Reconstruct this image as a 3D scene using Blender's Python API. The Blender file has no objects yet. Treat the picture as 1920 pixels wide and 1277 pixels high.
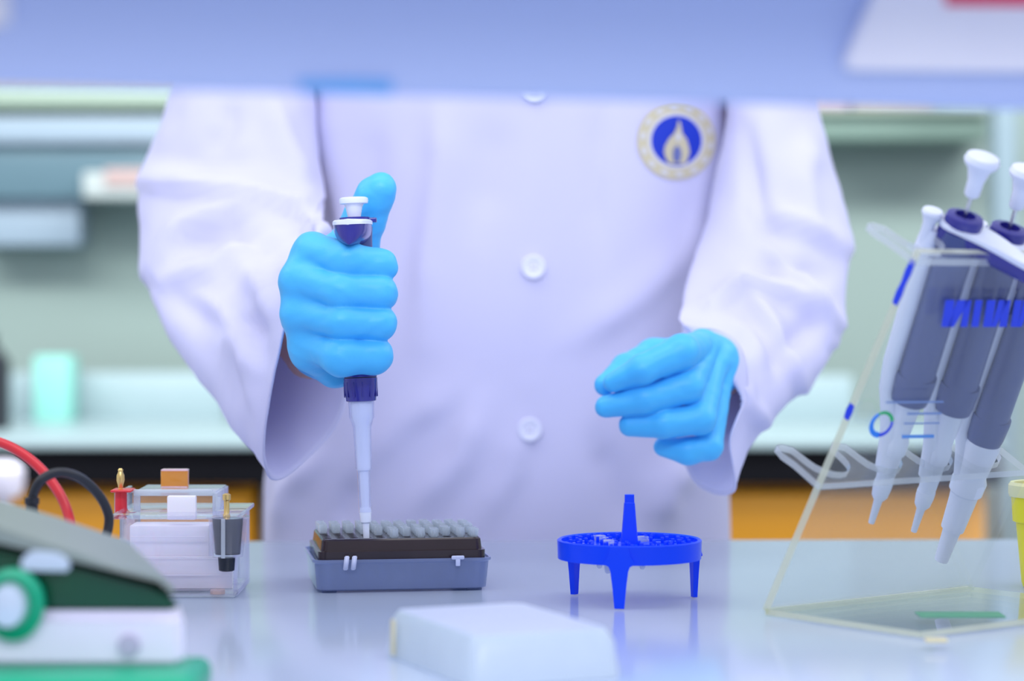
import bpy, bmesh, math, random
import numpy as np
from mathutils import Vector, Matrix, noise
from mathutils.bvhtree import BVHTree
from mathutils.geometry import delaunay_2d_cdt
random.seed(4)
S = bpy.context.scene
COL = S.collection
# ------------------------------------------------------------------ camera, world, lights
CAMD, CAMH, FPX, HOR = 1.53, .193, 85 / 36 * 1920, 555
cam = bpy.data.cameras.new('camera'); camo = bpy.data.objects.new('camera', cam); COL.objects.link(camo)
cam.lens = 85; cam.sensor_width = 36; cam.shift_y = -(638.5 - HOR) / 1920
camo.location = (0, -CAMD, CAMH); camo.rotation_euler = (math.pi / 2, 0, 0)
cam.dof.use_dof = True; cam.dof.focus_distance = 1.57; cam.dof.aperture_fstop = 3.9
cam.clip_start = .05
S.camera = camo
S.view_settings.view_transform = 'Standard'; S.view_settings.look = 'None'
S.view_settings.gamma = 1; S.view_settings.use_curve_mapping = False
S.view_settings.exposure = 0.17
w = bpy.data.worlds.new('room_light'); S.world = w; w.use_nodes = True
bg = w.node_tree.nodes['Background']; bg.inputs[0].default_value = (.80, .84, 1, 1); bg.inputs[1].default_value = .68
def area(name, loc, rot, sx, sy, power, col):
    l = bpy.data.lights.new(name, 'AREA'); l.shape = 'RECTANGLE'; l.size = sx; l.size_y = sy; l.energy = power; l.color = col
    o = bpy.data.objects.new(name, l); o.location = loc; o.rotation_euler = rot; COL.objects.link(o); return o
area('ceiling_lamp_over_bench', (-.15, -.2, 1.75), (math.radians(-6), 0, 0), 2.6, .5, 12, (.93, .95, 1))
area('front_fill_behind_camera', (.15, -1.95, 1.25), (math.radians(54), 0, math.radians(3)), 2.2, .8, 34, (.93, .95, 1))  # added front fill, not a room lamp; brightens shelf front and coat
area('ceiling_lamp_left', (-1.8, .3, 1.5), (0, math.radians(-55), 0), .5, 2.0, 5, (.9, .95, 1))
area('ceiling_lamp_right', (1.9, .5, 1.5), (0, math.radians(55), 0), .5, 2.0, 8, (.9, .95, 1))
area('drawer_fill_back_aisle', (0, .98, 1.35), (math.radians(54), 0, 0), 3.5, .3, 66, (.95, 1, .97))  # added light, set low to brighten the orange drawer fronts

def P(px, py, d):
    return Vector(((px - 960) / FPX * d, d - CAMD, CAMH + (HOR - py) / FPX * d))
def proj(v):
    d = v[1] + CAMD
    return 960 + v[0] / d * FPX, HOR + (CAMH - v[2]) / d * FPX

# ------------------------------------------------------------------ materials
def mat(name, col, rough=.5, metal=0, var=.03, scale=40, bump=0, bscale=300, sss=0, coat=0, sheen=0, spec=.5, emit=0, two=None):
    m = bpy.data.materials.new(name); m.use_nodes = True; nt = m.node_tree; b = nt.nodes['Principled BSDF']
    tc = nt.nodes.new('ShaderNodeTexCoord'); n = nt.nodes.new('ShaderNodeTexNoise'); n.inputs['Scale'].default_value = scale
    nt.links.new(tc.outputs['Object'], n.inputs['Vector'])
    mx = nt.nodes.new('ShaderNodeMix'); mx.data_type = 'RGBA'
    c2 = two if two else [min(1, c * (1 - var)) for c in col]
    c1 = col if two else [min(1, c * (1 + var)) for c in col]
    mx.inputs[6].default_value = (*c1, 1); mx.inputs[7].default_value = (*c2, 1)
    nt.links.new(n.outputs['Fac'], mx.inputs[0]); nt.links.new(mx.outputs[2], b.inputs['Base Color'])
    b.inputs['Roughness'].default_value = rough; b.inputs['Metallic'].default_value = metal
    b.inputs['Specular IOR Level'].default_value = spec
    b.inputs['Coat Weight'].default_value = coat; b.inputs['Sheen Weight'].default_value = sheen
    if sss:
        b.inputs['Subsurface Weight'].default_value = sss; b.inputs['Subsurface Radius'].default_value = (.3, .6, 1); b.inputs['Subsurface Scale'].default_value = .01
    if bump:
        n2 = nt.nodes.new('ShaderNodeTexNoise'); n2.inputs['Scale'].default_value = bscale; n2.inputs['Detail'].default_value = 3
        nt.links.new(tc.outputs['Object'], n2.inputs['Vector'])
        bp = nt.nodes.new('ShaderNodeBump'); bp.inputs['Strength'].default_value = bump; bp.inputs['Distance'].default_value = .002
        nt.links.new(n2.outputs['Fac'], bp.inputs['Height']); nt.links.new(bp.outputs['Normal'], b.inputs['Normal'])
    return m
def clear(name, tint, body=(.9, .9, .95), fac=.12, rough=.03, ior=1.45):
    """thin clear plastic: tinted see-through + sharp reflections + a little milky body"""
    m = bpy.data.materials.new(name); m.use_nodes = True; nt = m.node_tree; nt.nodes.clear(); N = nt.nodes.new
    out = N('ShaderNodeOutputMaterial'); t = N('ShaderNodeBsdfTransparent'); t.inputs[0].default_value = (*tint, 1)
    g = N('ShaderNodeBsdfGlossy'); g.inputs['Roughness'].default_value = rough; g.inputs[0].default_value = (.95, .95, 1, 1)
    d = N('ShaderNodeBsdfDiffuse'); d.inputs[0].default_value = (*body, 1); tr = N('ShaderNodeBsdfTranslucent'); tr.inputs[0].default_value = (*body, 1)
    md = N('ShaderNodeMixShader'); nt.links.new(d.outputs[0], md.inputs[1]); nt.links.new(tr.outputs[0], md.inputs[2])
    fr = N('ShaderNodeFresnel'); ge = N('ShaderNodeNewGeometry'); mi_ = N('ShaderNodeMapRange'); mi_.inputs[3].default_value = ior; mi_.inputs[4].default_value = 1 / ior; nt.links.new(ge.outputs['Backfacing'], mi_.inputs[0]); nt.links.new(mi_.outputs[0], fr.inputs[0])
    nz = N('ShaderNodeTexNoise'); nz.inputs['Scale'].default_value = 30; mr = N('ShaderNodeMapRange'); mr.inputs[3].default_value = fac * .85; mr.inputs[4].default_value = fac * 1.15
    tc = N('ShaderNodeTexCoord'); nt.links.new(tc.outputs['Object'], nz.inputs['Vector']); nt.links.new(nz.outputs['Fac'], mr.inputs[0])
    m1 = N('ShaderNodeMixShader'); nt.links.new(mr.outputs[0], m1.inputs[0]); nt.links.new(t.outputs[0], m1.inputs[1]); nt.links.new(md.outputs[0], m1.inputs[2])
    m2 = N('ShaderNodeMixShader'); nt.links.new(fr.outputs[0], m2.inputs[0]); nt.links.new(m1.outputs[0], m2.inputs[1]); nt.links.new(g.outputs[0], m2.inputs[2])
    nt.links.new(m2.outputs[0], out.inputs[0]); return m
M = dict(
    coat=mat('coat_cloth', (.74, .735, .99), .85, var=.02, scale=12, bump=.12, bscale=900, sheen=.1, spec=.2),
    glove=mat('glove_nitrile', (.075, .52, 1.0), .42, var=.05, scale=50, bump=.25, bscale=120, sss=.12, spec=.45),
    skin=mat('skin', (.50, .27, .21), .5, sss=.1, bump=.1), trouser=mat('trouser_cloth', (.05, .06, .12), .9), hair=mat('hair_black', (.012, .01, .012), .5),
    shoe=mat('shoe_leather', (.02, .02, .02), .4), eye=mat('eye_white', (.8, .8, .8), .2), lip=mat('lip', (.5, .18, .16), .4),
    navy=mat('navy_plastic', (.028, .026, .27), .22, coat=.3), greyblue=mat('grey_blue_plastic', (.06, .085, .25), .38), white=mat('white_plastic', (.80, .84, .97), .3),
    dark=mat('dark_gap', (.02, .02, .05), .5), steel=mat('steel', (.6, .6, .62), .25, metal=1), brass=mat('brass', (.85, .60, .22), .28, metal=.85),
    black=mat('black_plastic', (.030, .017, .022), .18, var=.2), blue=mat('blue_plastic', (.0, .06, 1.0), .28, var=.02, spec=.3, sss=.0),
    bench=mat('bench_laminate', (.51, .59, .75), .16, var=.03, scale=5, spec=.42), benchedge=mat('bench_edge', (.45, .5, .6), .4),
    tray=clear('frosted_tray', (.8, .85, .92), (.42, .50, .76), .55, .2), lid=clear('frosted_lid', (.92, .96, 1), (.90, .96, 1), .68, .3),
    latch=mat('latch_plastic', (.62, .66, .88), .4), tape=mat('old_tape', (.75, .68, .42), .6),
    tipc=clear('clear_tip', (.95, .97, .98), (.88, .93, .97), .34, .08), shaftc=clear('clear_shaft', (.92, .93, 1), (.8, .85, 1), .2, .05),
    acr=clear('acrylic', (.975, .985, .975), (.8, .85, .8), .03, .02, 1.35), acre=clear('acrylic_edge', (.92, .93, .8), (.88, .90, .70), .72, .1),
    acrw=clear('acrylic_white_edge', (.93, .95, .97), (.88, .92, .95), .55, .1),
    tank=clear('tank_acrylic', (.98, .98, 1), (.9, .9, 1), .06, .03), frost=mat('frosted_panel', (.97, .92, .99), .35, sss=.2), pinktab=clear('pink_tab', (1, .93, .95), (.97, .84, .93), .70, .1),
    seethru_tab=clear('tab_over_orange', (1, .75, .35), (.95, .50, .12), .75, .05), red=mat('red_plastic', (.75, .025, .04), .3), blackcord=mat('black_rubber', (.018, .02, .028), .4),
    peach=mat('peach_foot', (.8, .55, .45), .5), smoke=clear('smoke_plastic', (.10, .13, .18), (.03, .04, .06), .6, .04),
    greyl=mat('grey_lid', (.27, .32, .29), .45), green=mat('green_plastic', (.0, .42, .22), .35), dgreen=mat('dark_green_gloss', (.0, .03, .035), .12, two=(.0, .10, .03), scale=14), bodyw=mat('white_body', (.84, .80, .95), .4),
    mid=mat('button_grey', (.5, .46, .62), .5), silver=mat('silver_paint', (.62, .72, .84), .2, metal=.2),
    shelf=mat('shelf_laminate', (.50, .60, .92), .5, var=.02, scale=3), card=mat('notice_card', (.95, .93, 1), .5), redp=mat('red_print', (.90, .05, .16), .5), bluet=mat('blue_tape', (.14, .42, .85), .5), brown=mat('brown_card', (.36, .29, .20), .7),
    gold=mat('gold_thread', (.60, .55, .38), .6), goldw=mat('pale_thread', (.66, .66, .70), .7), eblue=mat('emblem_blue', (.004, .035, .52), .5),
    wall=mat('wall_paint', (.24, .305, .285), .7, var=.08, scale=2), floor=mat('floor_vinyl', (.35, .40, .40), .5), orange=mat('orange_laminate', (1, .41, .0), .45, var=.04, scale=4),
    bblack=mat('black_edge', (.006, .006, .009), .6, spec=.1), pale=mat('pale_worktop', (.34, .44, .47), .35), steelb=mat('grey_paint', (.30, .38, .42), .5), palegreen=mat('pale_green_board', (.30, .38, .31), .5),
    dteal=mat('teal_glass', (.10, .17, .21), .25), dgg=mat('grey_green_rail', (.14, .21, .18), .6), pblue=mat('pale_blue_panel', (.27, .34, .42), .5), boxw=mat('white_box', (.40, .44, .44), .6), boxp=mat('pink_print', (.42, .30, .29), .6), mint=mat('mint_box', (.26, .62, .54), .5),
    pillar=mat('pillar_paint', (.20, .27, .32), .6), yel=mat('yellow_plastic', (.88, .80, .02), .4), yell=mat('pale_yellow_rim', (.88, .86, .42), .4),
    inkb=mat('blue_ink', (.01, .05, .80), .5), inkg=mat('green_ink', (.0, .50, .14), .5), inkc=mat('light_blue_ink', (.02, .26, .95), .5), inkl=mat('faint_ink', (.22, .33, .62), .6),
    refl_green=mat('green_reflection', (.10, .38, .22), .5),
)
nt = M['coat'].node_tree; pb = nt.nodes['Principled BSDF']; tl_ = nt.nodes.new('ShaderNodeBsdfTranslucent'); tl_.inputs[0].default_value = (.82, .80, .97, 1)
mxs = nt.nodes.new('ShaderNodeMixShader'); mxs.inputs[0].default_value = .20; nt.links.new(pb.outputs[0], mxs.inputs[1]); nt.links.new(tl_.outputs[0], mxs.inputs[2]); nt.links.new(mxs.outputs[0], nt.nodes['Material Output'].inputs[0])
# ------------------------------------------------------------------ object helpers
def tag(o, label=None, cat=None, group=None, kind=None):
    if label: o['label'] = label
    if cat: o['category'] = cat
    if group: o['group'] = group
    if kind: o['kind'] = kind
    return o
def link(name, me, mats, parent=None, smooth=True, mw=None):
    o = bpy.data.objects.new(name, me); COL.objects.link(o)
    for m_ in (mats if isinstance(mats, (list, tuple)) else [mats]): me.materials.append(m_)
    if smooth:
        me.polygons.foreach_set('use_smooth', [True] * len(me.polygons))
    if parent:
        o.parent = parent
    if mw is not None: o.matrix_local = mw
    return o
def obj(name, bm, mats, parent=None, smooth=True, sharp=35, mw=None):
    bmesh.ops.recalc_face_normals(bm, faces=bm.faces)
    if smooth and sharp:
        for e in bm.edges:
            if len(e.link_faces) == 2 and e.calc_face_angle(0) > math.radians(sharp): e.smooth = False
    me = bpy.data.meshes.new(name); bm.to_mesh(me); bm.free()
    return link(name, me, mats, parent, smooth, mw)
def empty(name, loc=(0, 0, 0), rz=0, label=None, cat=None, group=None):
    o = bpy.data.objects.new(name, None); COL.objects.link(o); o.location = loc; o.rotation_euler = (0, 0, rz)
    o.empty_display_size = .02
    return tag(o, label, cat, group)
def copy_tree(o, parent=None):
    c = o.copy(); COL.objects.link(c); c.parent = parent
    for ch in [x for x in COL.objects if x.parent == o]: copy_tree(ch, c)
    return c
def setmi(faces, i):
    for f in faces: f.material_index = i
def box(bm, c, s, bev=0, rot=None, seg=2, mi=0, taper=None):
    r = bmesh.ops.create_cube(bm, size=1); vs = r['verts']
    for v in vs:
        t = 1 if not taper or v.co.z < 0 else taper
        v.co = Vector((v.co.x * s[0] * t, v.co.y * s[1] * t, v.co.z * s[2]))
    fs = set(f for v in vs for f in v.link_faces)
    if bev:
        es = set(e for v in vs for e in v.link_edges)
        rb = bmesh.ops.bevel(bm, geom=list(es), offset=bev, segments=seg, affect='EDGES', profile=.5)
        vs = set(v for f in rb['faces'] for v in f.verts) | set(v for v in vs if v.is_valid)
        stack = list(vs); vs = set(vs)
        while stack:
            v = stack.pop()
            for e in v.link_edges:
                u = e.other_vert(v)
                if u not in vs: vs.add(u); stack.append(u)
        fs = set(f for v in vs for f in v.link_faces)
    if rot is not None:
        for v in vs: v.co = rot @ v.co
    for v in vs: v.co += Vector(c)
    setmi(fs, mi)
def lathe(bm, prof, n=32, c=(0, 0, 0), axis=None, mi=0, cap=True, sx=1, sy=1):
    """prof: list of (r, z)"""
    R = axis if axis is not None else Matrix.Identity(3); rings = []
    for r, z in prof:
        rings.append([bm.verts.new(R @ Vector((r * sx * math.cos(2 * math.pi * i / n), r * sy * math.sin(2 * math.pi * i / n), z)) + Vector(c)) for i in range(n)])
    fs = []
    for a, b in zip(rings, rings[1:]):
        for i in range(n): fs.append(bm.faces.new((a[i], a[(i + 1) % n], b[(i + 1) % n], b[i])))
    if cap:
        fs.append(bm.faces.new(rings[0][::-1])); fs.append(bm.faces.new(rings[-1]))
    setmi(fs, mi)
def catmull(pts, n, closed=False):
    pts = [Vector(p) for p in pts]; out = []; L = len(pts)
    for i in range(L if closed else L - 1):
        g = (lambda k: pts[k % L]) if closed else (lambda k: pts[max(0, min(L - 1, k))])
        p0, p1, p2, p3 = g(i - 1), g(i), g(i + 1), g(i + 2)
        for k in range(n):
            t = k / n
            out.append(.5 * ((2 * p1) + (p2 - p0) * t + (2 * p0 - 5 * p1 + 4 * p2 - p3) * t * t + (3 * p1 - p0 - 3 * p2 + p3) * t ** 3))
    if not closed: out.append(pts[-1].copy())
    return out
def tube(bm, pts, r, n=14, mi=0, closed=False):
    pts = [Vector(p) for p in pts]; rings = []; up = Vector((0, 1, .01)).normalized()
    L = len(pts); rr = r if isinstance(r, (list, tuple)) else [r] * L
    for i, p in enumerate(pts):
        if closed: t = (pts[(i + 1) % L] - pts[i - 1]).normalized()
        else: t = (pts[min(i + 1, L - 1)] - pts[max(i - 1, 0)]).normalized()
        a = t.cross(up); a = a.normalized() if a.length > 1e-4 else Vector((1, 0, 0)); up = a.cross(t).normalized()
        rings.append([bm.verts.new(p + (a * math.cos(2 * math.pi * k / n) + up * math.sin(2 * math.pi * k / n)) * rr[i]) for k in range(n)])
    fs = []
    for j in range(L if closed else L - 1):
        a, b = rings[j], rings[(j + 1) % L]
        for i in range(n): fs.append(bm.faces.new((a[i], a[(i + 1) % n], b[(i + 1) % n], b[i])))
    if not closed: fs.append(bm.faces.new(rings[0][::-1])); fs.append(bm.faces.new(rings[-1]))
    setmi(fs, mi)
def prism(bm, outline, z0, z1, mat3=None, off=(0, 0, 0), mi=0, edge_mi=None):
    """extrude 2D outline along local z"""
    R = mat3 if mat3 is not None else Matrix.Identity(3); o = Vector(off)
    a = [bm.verts.new(R @ Vector((x, y, z0)) + o) for x, y in outline]; b = [bm.verts.new(R @ Vector((x, y, z1)) + o) for x, y in outline]
    n = len(a); f1 = [bm.faces.new(a[::-1]), bm.faces.new(b)]; f2 = [bm.faces.new((a[i], a[(i + 1) % n], b[(i + 1) % n], b[i])) for i in range(n)]
    setmi(f1, mi); setmi(f2, mi if edge_mi is None else edge_mi)
def rrect(wd, dp, r, n=5, cx=0, cy=0):
    out = []
    for k, (sx, sy) in enumerate(((1, 1), (-1, 1), (-1, -1), (1, -1))):
        for i in range(n + 1):
            a = math.pi / 2 * (k + i / n)
            out.append((cx + sx * (wd / 2 - r) + r * math.cos(a), cy + sy * (dp / 2 - r) + r * math.sin(a)))
    return out
def loft(bm, loops, cap0=True, cap1=True, mi=0):
    rings = [[bm.verts.new(p) for p in l] for l in loops]; n = len(rings[0]); fs = []
    for a, b in zip(rings, rings[1:]):
        for i in range(n): fs.append(bm.faces.new((a[i], a[(i + 1) % n], b[(i + 1) % n], b[i])))
    if cap0: fs.append(bm.faces.new(rings[0][::-1]))
    if cap1: fs.append(bm.faces.new(rings[-1]))
    setmi(fs, mi); return fs
def struct(name, bm, m, smooth=False): return tag(obj(name, bm, m, None, smooth), kind='structure')

# ------------------------------------------------------------------ implicit surfaces (bodies, gloves)
def cap(X, a, b, ra, rb):
    a = np.array(a); b = np.array(b); ab = b - a; L = max(ab @ ab, 1e-12)
    t = np.clip(((X - a) @ ab) / L, 0, 1)
    return np.linalg.norm(X - a - t[..., None] * ab, axis=-1) - (ra + (rb - ra) * t)
def ell(X, c, r):
    k = np.linalg.norm((X - np.array(c)) / np.array(r), axis=-1); return (k - 1) * min(r)
def smin(a, b, k):
    h = np.clip(.5 + .5 * (b - a) / k, 0, 1); return b + (a - b) * h - k * h * (1 - h)
def smax(a, b, k): return -smin(-a, -b, k)
def chain(X, pts, rs, k=.003):
    f = None
    for i in range(len(pts) - 1):
        g = cap(X, pts[i], pts[i + 1], rs[i], rs[i + 1]); f = g if f is None else smin(f, g, k)
    return f
def nets(fn, lo, hi, h, name):
    lo = np.array(lo, float); hi = np.array(hi, float); n = np.ceil((hi - lo) / h).astype(int) + 1
    ax = [lo[i] + h * np.arange(n[i]) for i in range(3)]
    F = np.empty(n, np.float32)
    for s in range(0, n[0], 16):
        G = np.stack(np.meshgrid(ax[0][s:s + 16], ax[1], ax[2], indexing='ij'), -1); F[s:s + 16] = fn(G)
    F = F.astype(np.float64); m = n - 1; acc = np.zeros((*m, 3)); cnt = np.zeros(m)
    cs = [(i, j, k) for i in (0, 1) for j in (0, 1) for k in (0, 1)]
    sl = lambda c: F[c[0]:c[0] + m[0], c[1]:c[1] + m[1], c[2]:c[2] + m[2]]
    for a in cs:
        for d in range(3):
            if a[d] == 0:
                b = list(a); b[d] = 1; fa, fb = sl(a), sl(b); x = (fa < 0) != (fb < 0)
                t = np.where(x, fa / np.where(x, fa - fb, 1), 0)
                for q in range(3): acc[..., q] += np.where(x, a[q] + (t if q == d else 0), 0)
                cnt += x
    msk = cnt > 0; idx = -np.ones(m, int); idx[msk] = np.arange(msk.sum())
    V = (acc[msk] / cnt[msk][:, None] + np.argwhere(msk)) * h + lo; Q = []
    I = F < 0
    for d in range(3):
        u, v = [(1, 2), (2, 0), (0, 1)][d]
        s0 = [slice(None)] * 3; s1 = [slice(None)] * 3; s0[d] = slice(0, -1); s1[d] = slice(1, None)
        A = I[tuple(s0)]; B = I[tuple(s1)]; W = np.argwhere(A != B); W = W[(W[:, u] > 0) & (W[:, v] > 0) & (W[:, u] < m[u]) & (W[:, v] < m[v])]
        def cell(du, dv):
            c = W.copy(); c[:, u] -= du; c[:, v] -= dv; return idx[c[:, 0], c[:, 1], c[:, 2]]
        q = np.stack([cell(1, 1), cell(0, 1), cell(0, 0), cell(1, 0)], 1); fl = ~A[W[:, 0], W[:, 1], W[:, 2]]; q[fl] = q[fl][:, ::-1]; Q.append(q)
    Q = np.concatenate(Q)
    # two light smoothing passes
    E = np.concatenate([Q[:, [i, (i + 1) % 4]] for i in range(4)]); E = np.concatenate([E, E[:, ::-1]])
    for _ in range(2):
        s = np.zeros_like(V); c = np.zeros(len(V)); np.add.at(s, E[:, 0], V[E[:, 1]]); np.add.at(c, E[:, 0], 1); V = V * .5 + s / c[:, None] * .5
    me = bpy.data.meshes.new(name); me.from_pydata(V.tolist(), [], Q.tolist()); me.update(); return me

# ================================================================== ROOM
bm = bmesh.new(); box(bm, (0, .5, -.915), (7, 6.5, .03)); struct('floor', bm, M['floor'])
bm = bmesh.new(); box(bm, (0, 2.44, .5), (7, .06, 2.8)); struct('wall_back', bm, M['wall'])
WY = 2.41   # front face of the back wall (3.94 m from the camera)
def wrect(px0, py0, px1, py1, d):
    a = P(px0, py0, d); b = P(px1, py1, d); return (a.x + b.x) / 2, (a.z + b.z) / 2, abs(b.x - a.x), abs(a.z - b.z)
def wbox(name, r, d, th, m, parent=None, bev=.004):
    cx, cz, sx, sz = wrect(*r, d); bm = bmesh.new(); box(bm, (cx, d - CAMD + th / 2, cz), (sx, th, sz), bev); return obj(name, bm, M[m], parent, True)
# back worktop with black edge on orange drawer units
def back_bench(x0, x1, lab, edge=True):
    t = empty('back_worktop', ((x0 + x1) / 2, 2.0, -.035), label=lab, cat='worktop')
    t.location = (0, 0, 0)
    bm = bmesh.new(); box(bm, ((x0 + x1) / 2, 2.02, -.002), (x1 - x0, .77, .010), .001); obj('worktop_surface', bm, M['pale'], t)
    bm = bmesh.new(); box(bm, ((x0 + x1) / 2, 2.025, -.0315), (x1 - x0, .755, .048), .002); obj('black_edge', bm, M['bblack'], t)
    return t
back_bench(-1.6, .645, 'pale back worktop with a black front edge along the rear wall')
def drawer_unit(x0, x1, lab, n=3):
    t = empty('drawer_unit', (0, 0, 0), label=lab, cat='cabinet')
    bm = bmesh.new(); box(bm, ((x0 + x1) / 2, 2.055, -.48), (x1 - x0, .68, .845), .003); obj('body', bm, M['orange'], t)
    for k in range(n):
        bm = bmesh.new(); box(bm, ((x0 + x1) / 2, 1.705, -.20 - .27 * k), (x1 - x0 - .008, .02, .262), .003); dr = obj('drawer', bm, M['orange'], t)
        bm = bmesh.new(); box(bm, ((x0 + x1) / 2, 1.690, -.23 - .27 * k), (.12, .014, .012), .004); obj('handle', bm, M['steelb'], dr)
for i, (a, b) in enumerate(((-1.6, -1.0), (-.995, -.345), (.05, .635))):
    drawer_unit(a, b, ['orange drawer unit at the far left under the back worktop, partly out of frame', 'orange drawer unit behind the clear gel tank', 'orange drawer unit behind the acrylic pipette stand'][i])
bm = bmesh.new(); box(bm, (-.145, 2.055, -.48), (.38, .68, .84), .003); tag(obj('knee_space_panel', bm, M['pale']), 'pale cabinet front between the orange drawer units, behind the person', 'cabinet')
# things standing on the back worktop
def simple(name, r, d, th, m, lab, cat, bev=.004, floor_z=None):
    o = wbox(name, r, d, th, m, None, bev); return tag(o, lab, cat)
def onbench(name, px0, px1, ptop, d, th, m, lab, cat, group=None):
    a = P(px0, ptop, d); b = P(px1, ptop, d); bm = bmesh.new(); box(bm, ((a.x + b.x) / 2, d - CAMD + th / 2, a.z / 2 + .0005), (b.x - a.x, th, a.z - .001), .004); return tag(obj(name, bm, M[m]), lab, cat, group)
tag(onbench('storage_tray', 18, 420, 700, 3.75, .12, 'pale', 'long pale storage tray at the back of the worktop, left of the person', 'tray'))
tag(onbench('storage_tray', 1360, 1600, 705, 3.72, .12, 'pale', 'long pale storage tray on the back worktop, right of the person', 'tray'))
tag(onbench('mint_box', 62, 132, 668, 3.66, .07, 'mint', 'small mint green box on the back worktop at the far left', 'box'))
bm = bmesh.new(); c = P(-22, 700, 3.45); lathe(bm, [(.001, .001), (.03, .001), (.031, .01), (.031, .10), (.012, .125), (.012, .14), (.001, .14)], 24, (c.x, c.y, 0)); tag(obj('dark_bottle', bm, M['blackcord']), 'dark round bottle on the back worktop at the left edge', 'bottle')
# wall cabinets left
t = empty('wall_cabinet', (0, 0, 0), label='pale green wall cabinet with grey glass front, left of the person', cat='cabinet')
wbox('top_board', (-160, 60, 640, 150), 3.80, .12, 'brown', t); wbox('cornice', (-160, 150, 640, 200), 3.78, .14, 'palegreen', t); wbox('lower_cornice', (-160, 200, 640, 218), 3.81, .11, 'dgg', t)
wbox('frame_rail', (-160, 218, 640, 268), 3.80, .12, 'pblue', t); wbox('glass_front', (-160, 268, 640, 372), 3.82, .10, 'dteal', t)
bx = empty('sample_box', label='pale box with a pink stripe fixed below the wall cabinet on the left', cat='box')
wbox('box_body', (155, 322, 330, 372), 3.74, .075, 'boxw', bx); wbox('print', (196, 316, 320, 350), 3.735, .02, 'boxp', bx, .001)
simple('pale_blue_panel', (-40, 372, 150, 460), 3.85, .085, 'pblue', 'pale blue panel on the back wall at the far left', 'panel')
# right wall side
t = empty('wall_rail', (0, 0, 0), label='dark grey green rail for a shaded recess high on the back wall at the right', cat='rail')
wbox('recess_shade', (1480, 212, 1852, 262), 3.78, .15, 'dgg', t); wbox('rail_top', (1400, 203, 1852, 213), 3.76, .17, 'palegreen', t)  # shade of the recess under the cabinet is put into the dark board colour
bx = empty('cardboard_box', label='brown cardboard box on top of the wall rail at the right', cat='box'); wbox('box_body', (1600, 120, 1750, 203), 3.78, .12, 'brown', bx)
bx2 = empty('cardboard_box', label='pale beige box on top of the wall rail beside the person', cat='box'); wbox('box_body', (1430, 100, 1592, 203), 3.79, .11, 'boxp', bx2)
a = P(1868, 0, 3.6); b = P(1908, 0, 3.6)
bm = bmesh.new(); box(bm, ((a.x + b.x) / 2, 2.1, 0.15), (b.x - a.x, .06, 2.1), .004); tag(obj('support_post', bm, M['pillar']), 'grey blue vertical post beside the back wall at the right edge', 'post')
a = P(1812, 0, 3.7); b = P(1862, 0, 3.7)
bm = bmesh.new(); box(bm, ((a.x + b.x) / 2, 2.25, -.5), (b.x - a.x, .15, .8), .004); tag(obj('cabinet_side', bm, M['pale']), 'narrow pale cabinet at the right end of the orange drawers', 'cabinet')
bm = bmesh.new(); c = P(5, 898, 2.9); lathe(bm, [(.002, 0), (.02, .001), (.026, .012), (.026, .034), (.018, .044), (.002, .046)], 24, (c.x, c.y, c.z - .023)); lathe(bm, [(.009, 0), (.009, .04)], 12, (c.x, c.y, c.z - .06)); lathe(bm, [(.012, 0), (.012, .66)], 12, (c.x, c.y, c.z - .71)); lathe(bm, [(.12, 0), (.12, .012), (.02, .03)], 24, (c.x, c.y, -.9)); tag(obj('stool_post', bm, M['bodyw']), 'white round-topped post in front of the orange drawers at the left edge', 'post')

# ================================================================== MAIN BENCH
bt = empty('lab_bench', (0, 0, 0), label='glossy pale blue laminate laboratory bench in the foreground', cat='bench')
R2 = Matrix.Rotation(math.radians(1.5), 3, 'Z')
bm = bmesh.new(); box(bm, (0, -.22, -.015), (2.6, 1.20, .03), .003, rot=R2); obj('bench_top', bm, M['bench'], bt)
for s in (-1, 1):
    bm = bmesh.new(); box(bm, (s * 1.22, -.22, -.465), (.04, 1.1, .87), .003); obj('side_panel', bm, M['benchedge'], bt)
bm = bmesh.new(); box(bm, (0, -.35, -.2), (2.40, .02, .34), .003); obj('apron', bm, M['benchedge'], bt)

# overhead reagent shelf front
sl, sr = P(-700, 0, .70), P(2700, 0, 1.18)
dirv = Vector((.215 + .19, .115, 0)).normalized()
ctr = Vector((.012, (.9 + 1.015) / 2 - CAMD, 0)); SZ = .2714
RS = Matrix.Rotation(math.atan2(dirv.y, dirv.x), 3, 'Z')
st = empty('reagent_shelf', (0, 0, 0), label='pale lilac blue shelf front hanging over the bench across the top', cat='shelf')
bm = bmesh.new(); box(bm, ctr + Vector((0, 0, SZ + .11)), (1.2, .016, .22), .003, rot=RS); obj('fascia', bm, M['shelf'], st)
bm = bmesh.new(); box(bm, ctr + RS @ Vector((0, -.0995, 0)) + Vector((0, 0, SZ + .11)), (1.2, .18, .016), .003, rot=RS); obj('shelf_board', bm, M['shelf'], st)
for s in (-1, 1):
    c = ctr + RS @ Vector((s * .6115, -.06, 0)); bm = bmesh.new(); box(bm, c + Vector((0, 0, .25)), (.02, .10, .498), .002, rot=RS); obj('upright', bm, M['steelb'], st)
def on_fascia(px, py, off=0):   # point on the shelf front plane
    f = ctr + RS @ Vector((0, -.008 - off, 0)); n = RS @ Vector((0, -1, 0)); o = Vector((0, -CAMD, CAMH)); r = Vector(((px - 960) / FPX, 1, (HOR - py) / FPX))
    return o + r * ((f - o).dot(n) / r.dot(n))
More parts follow.
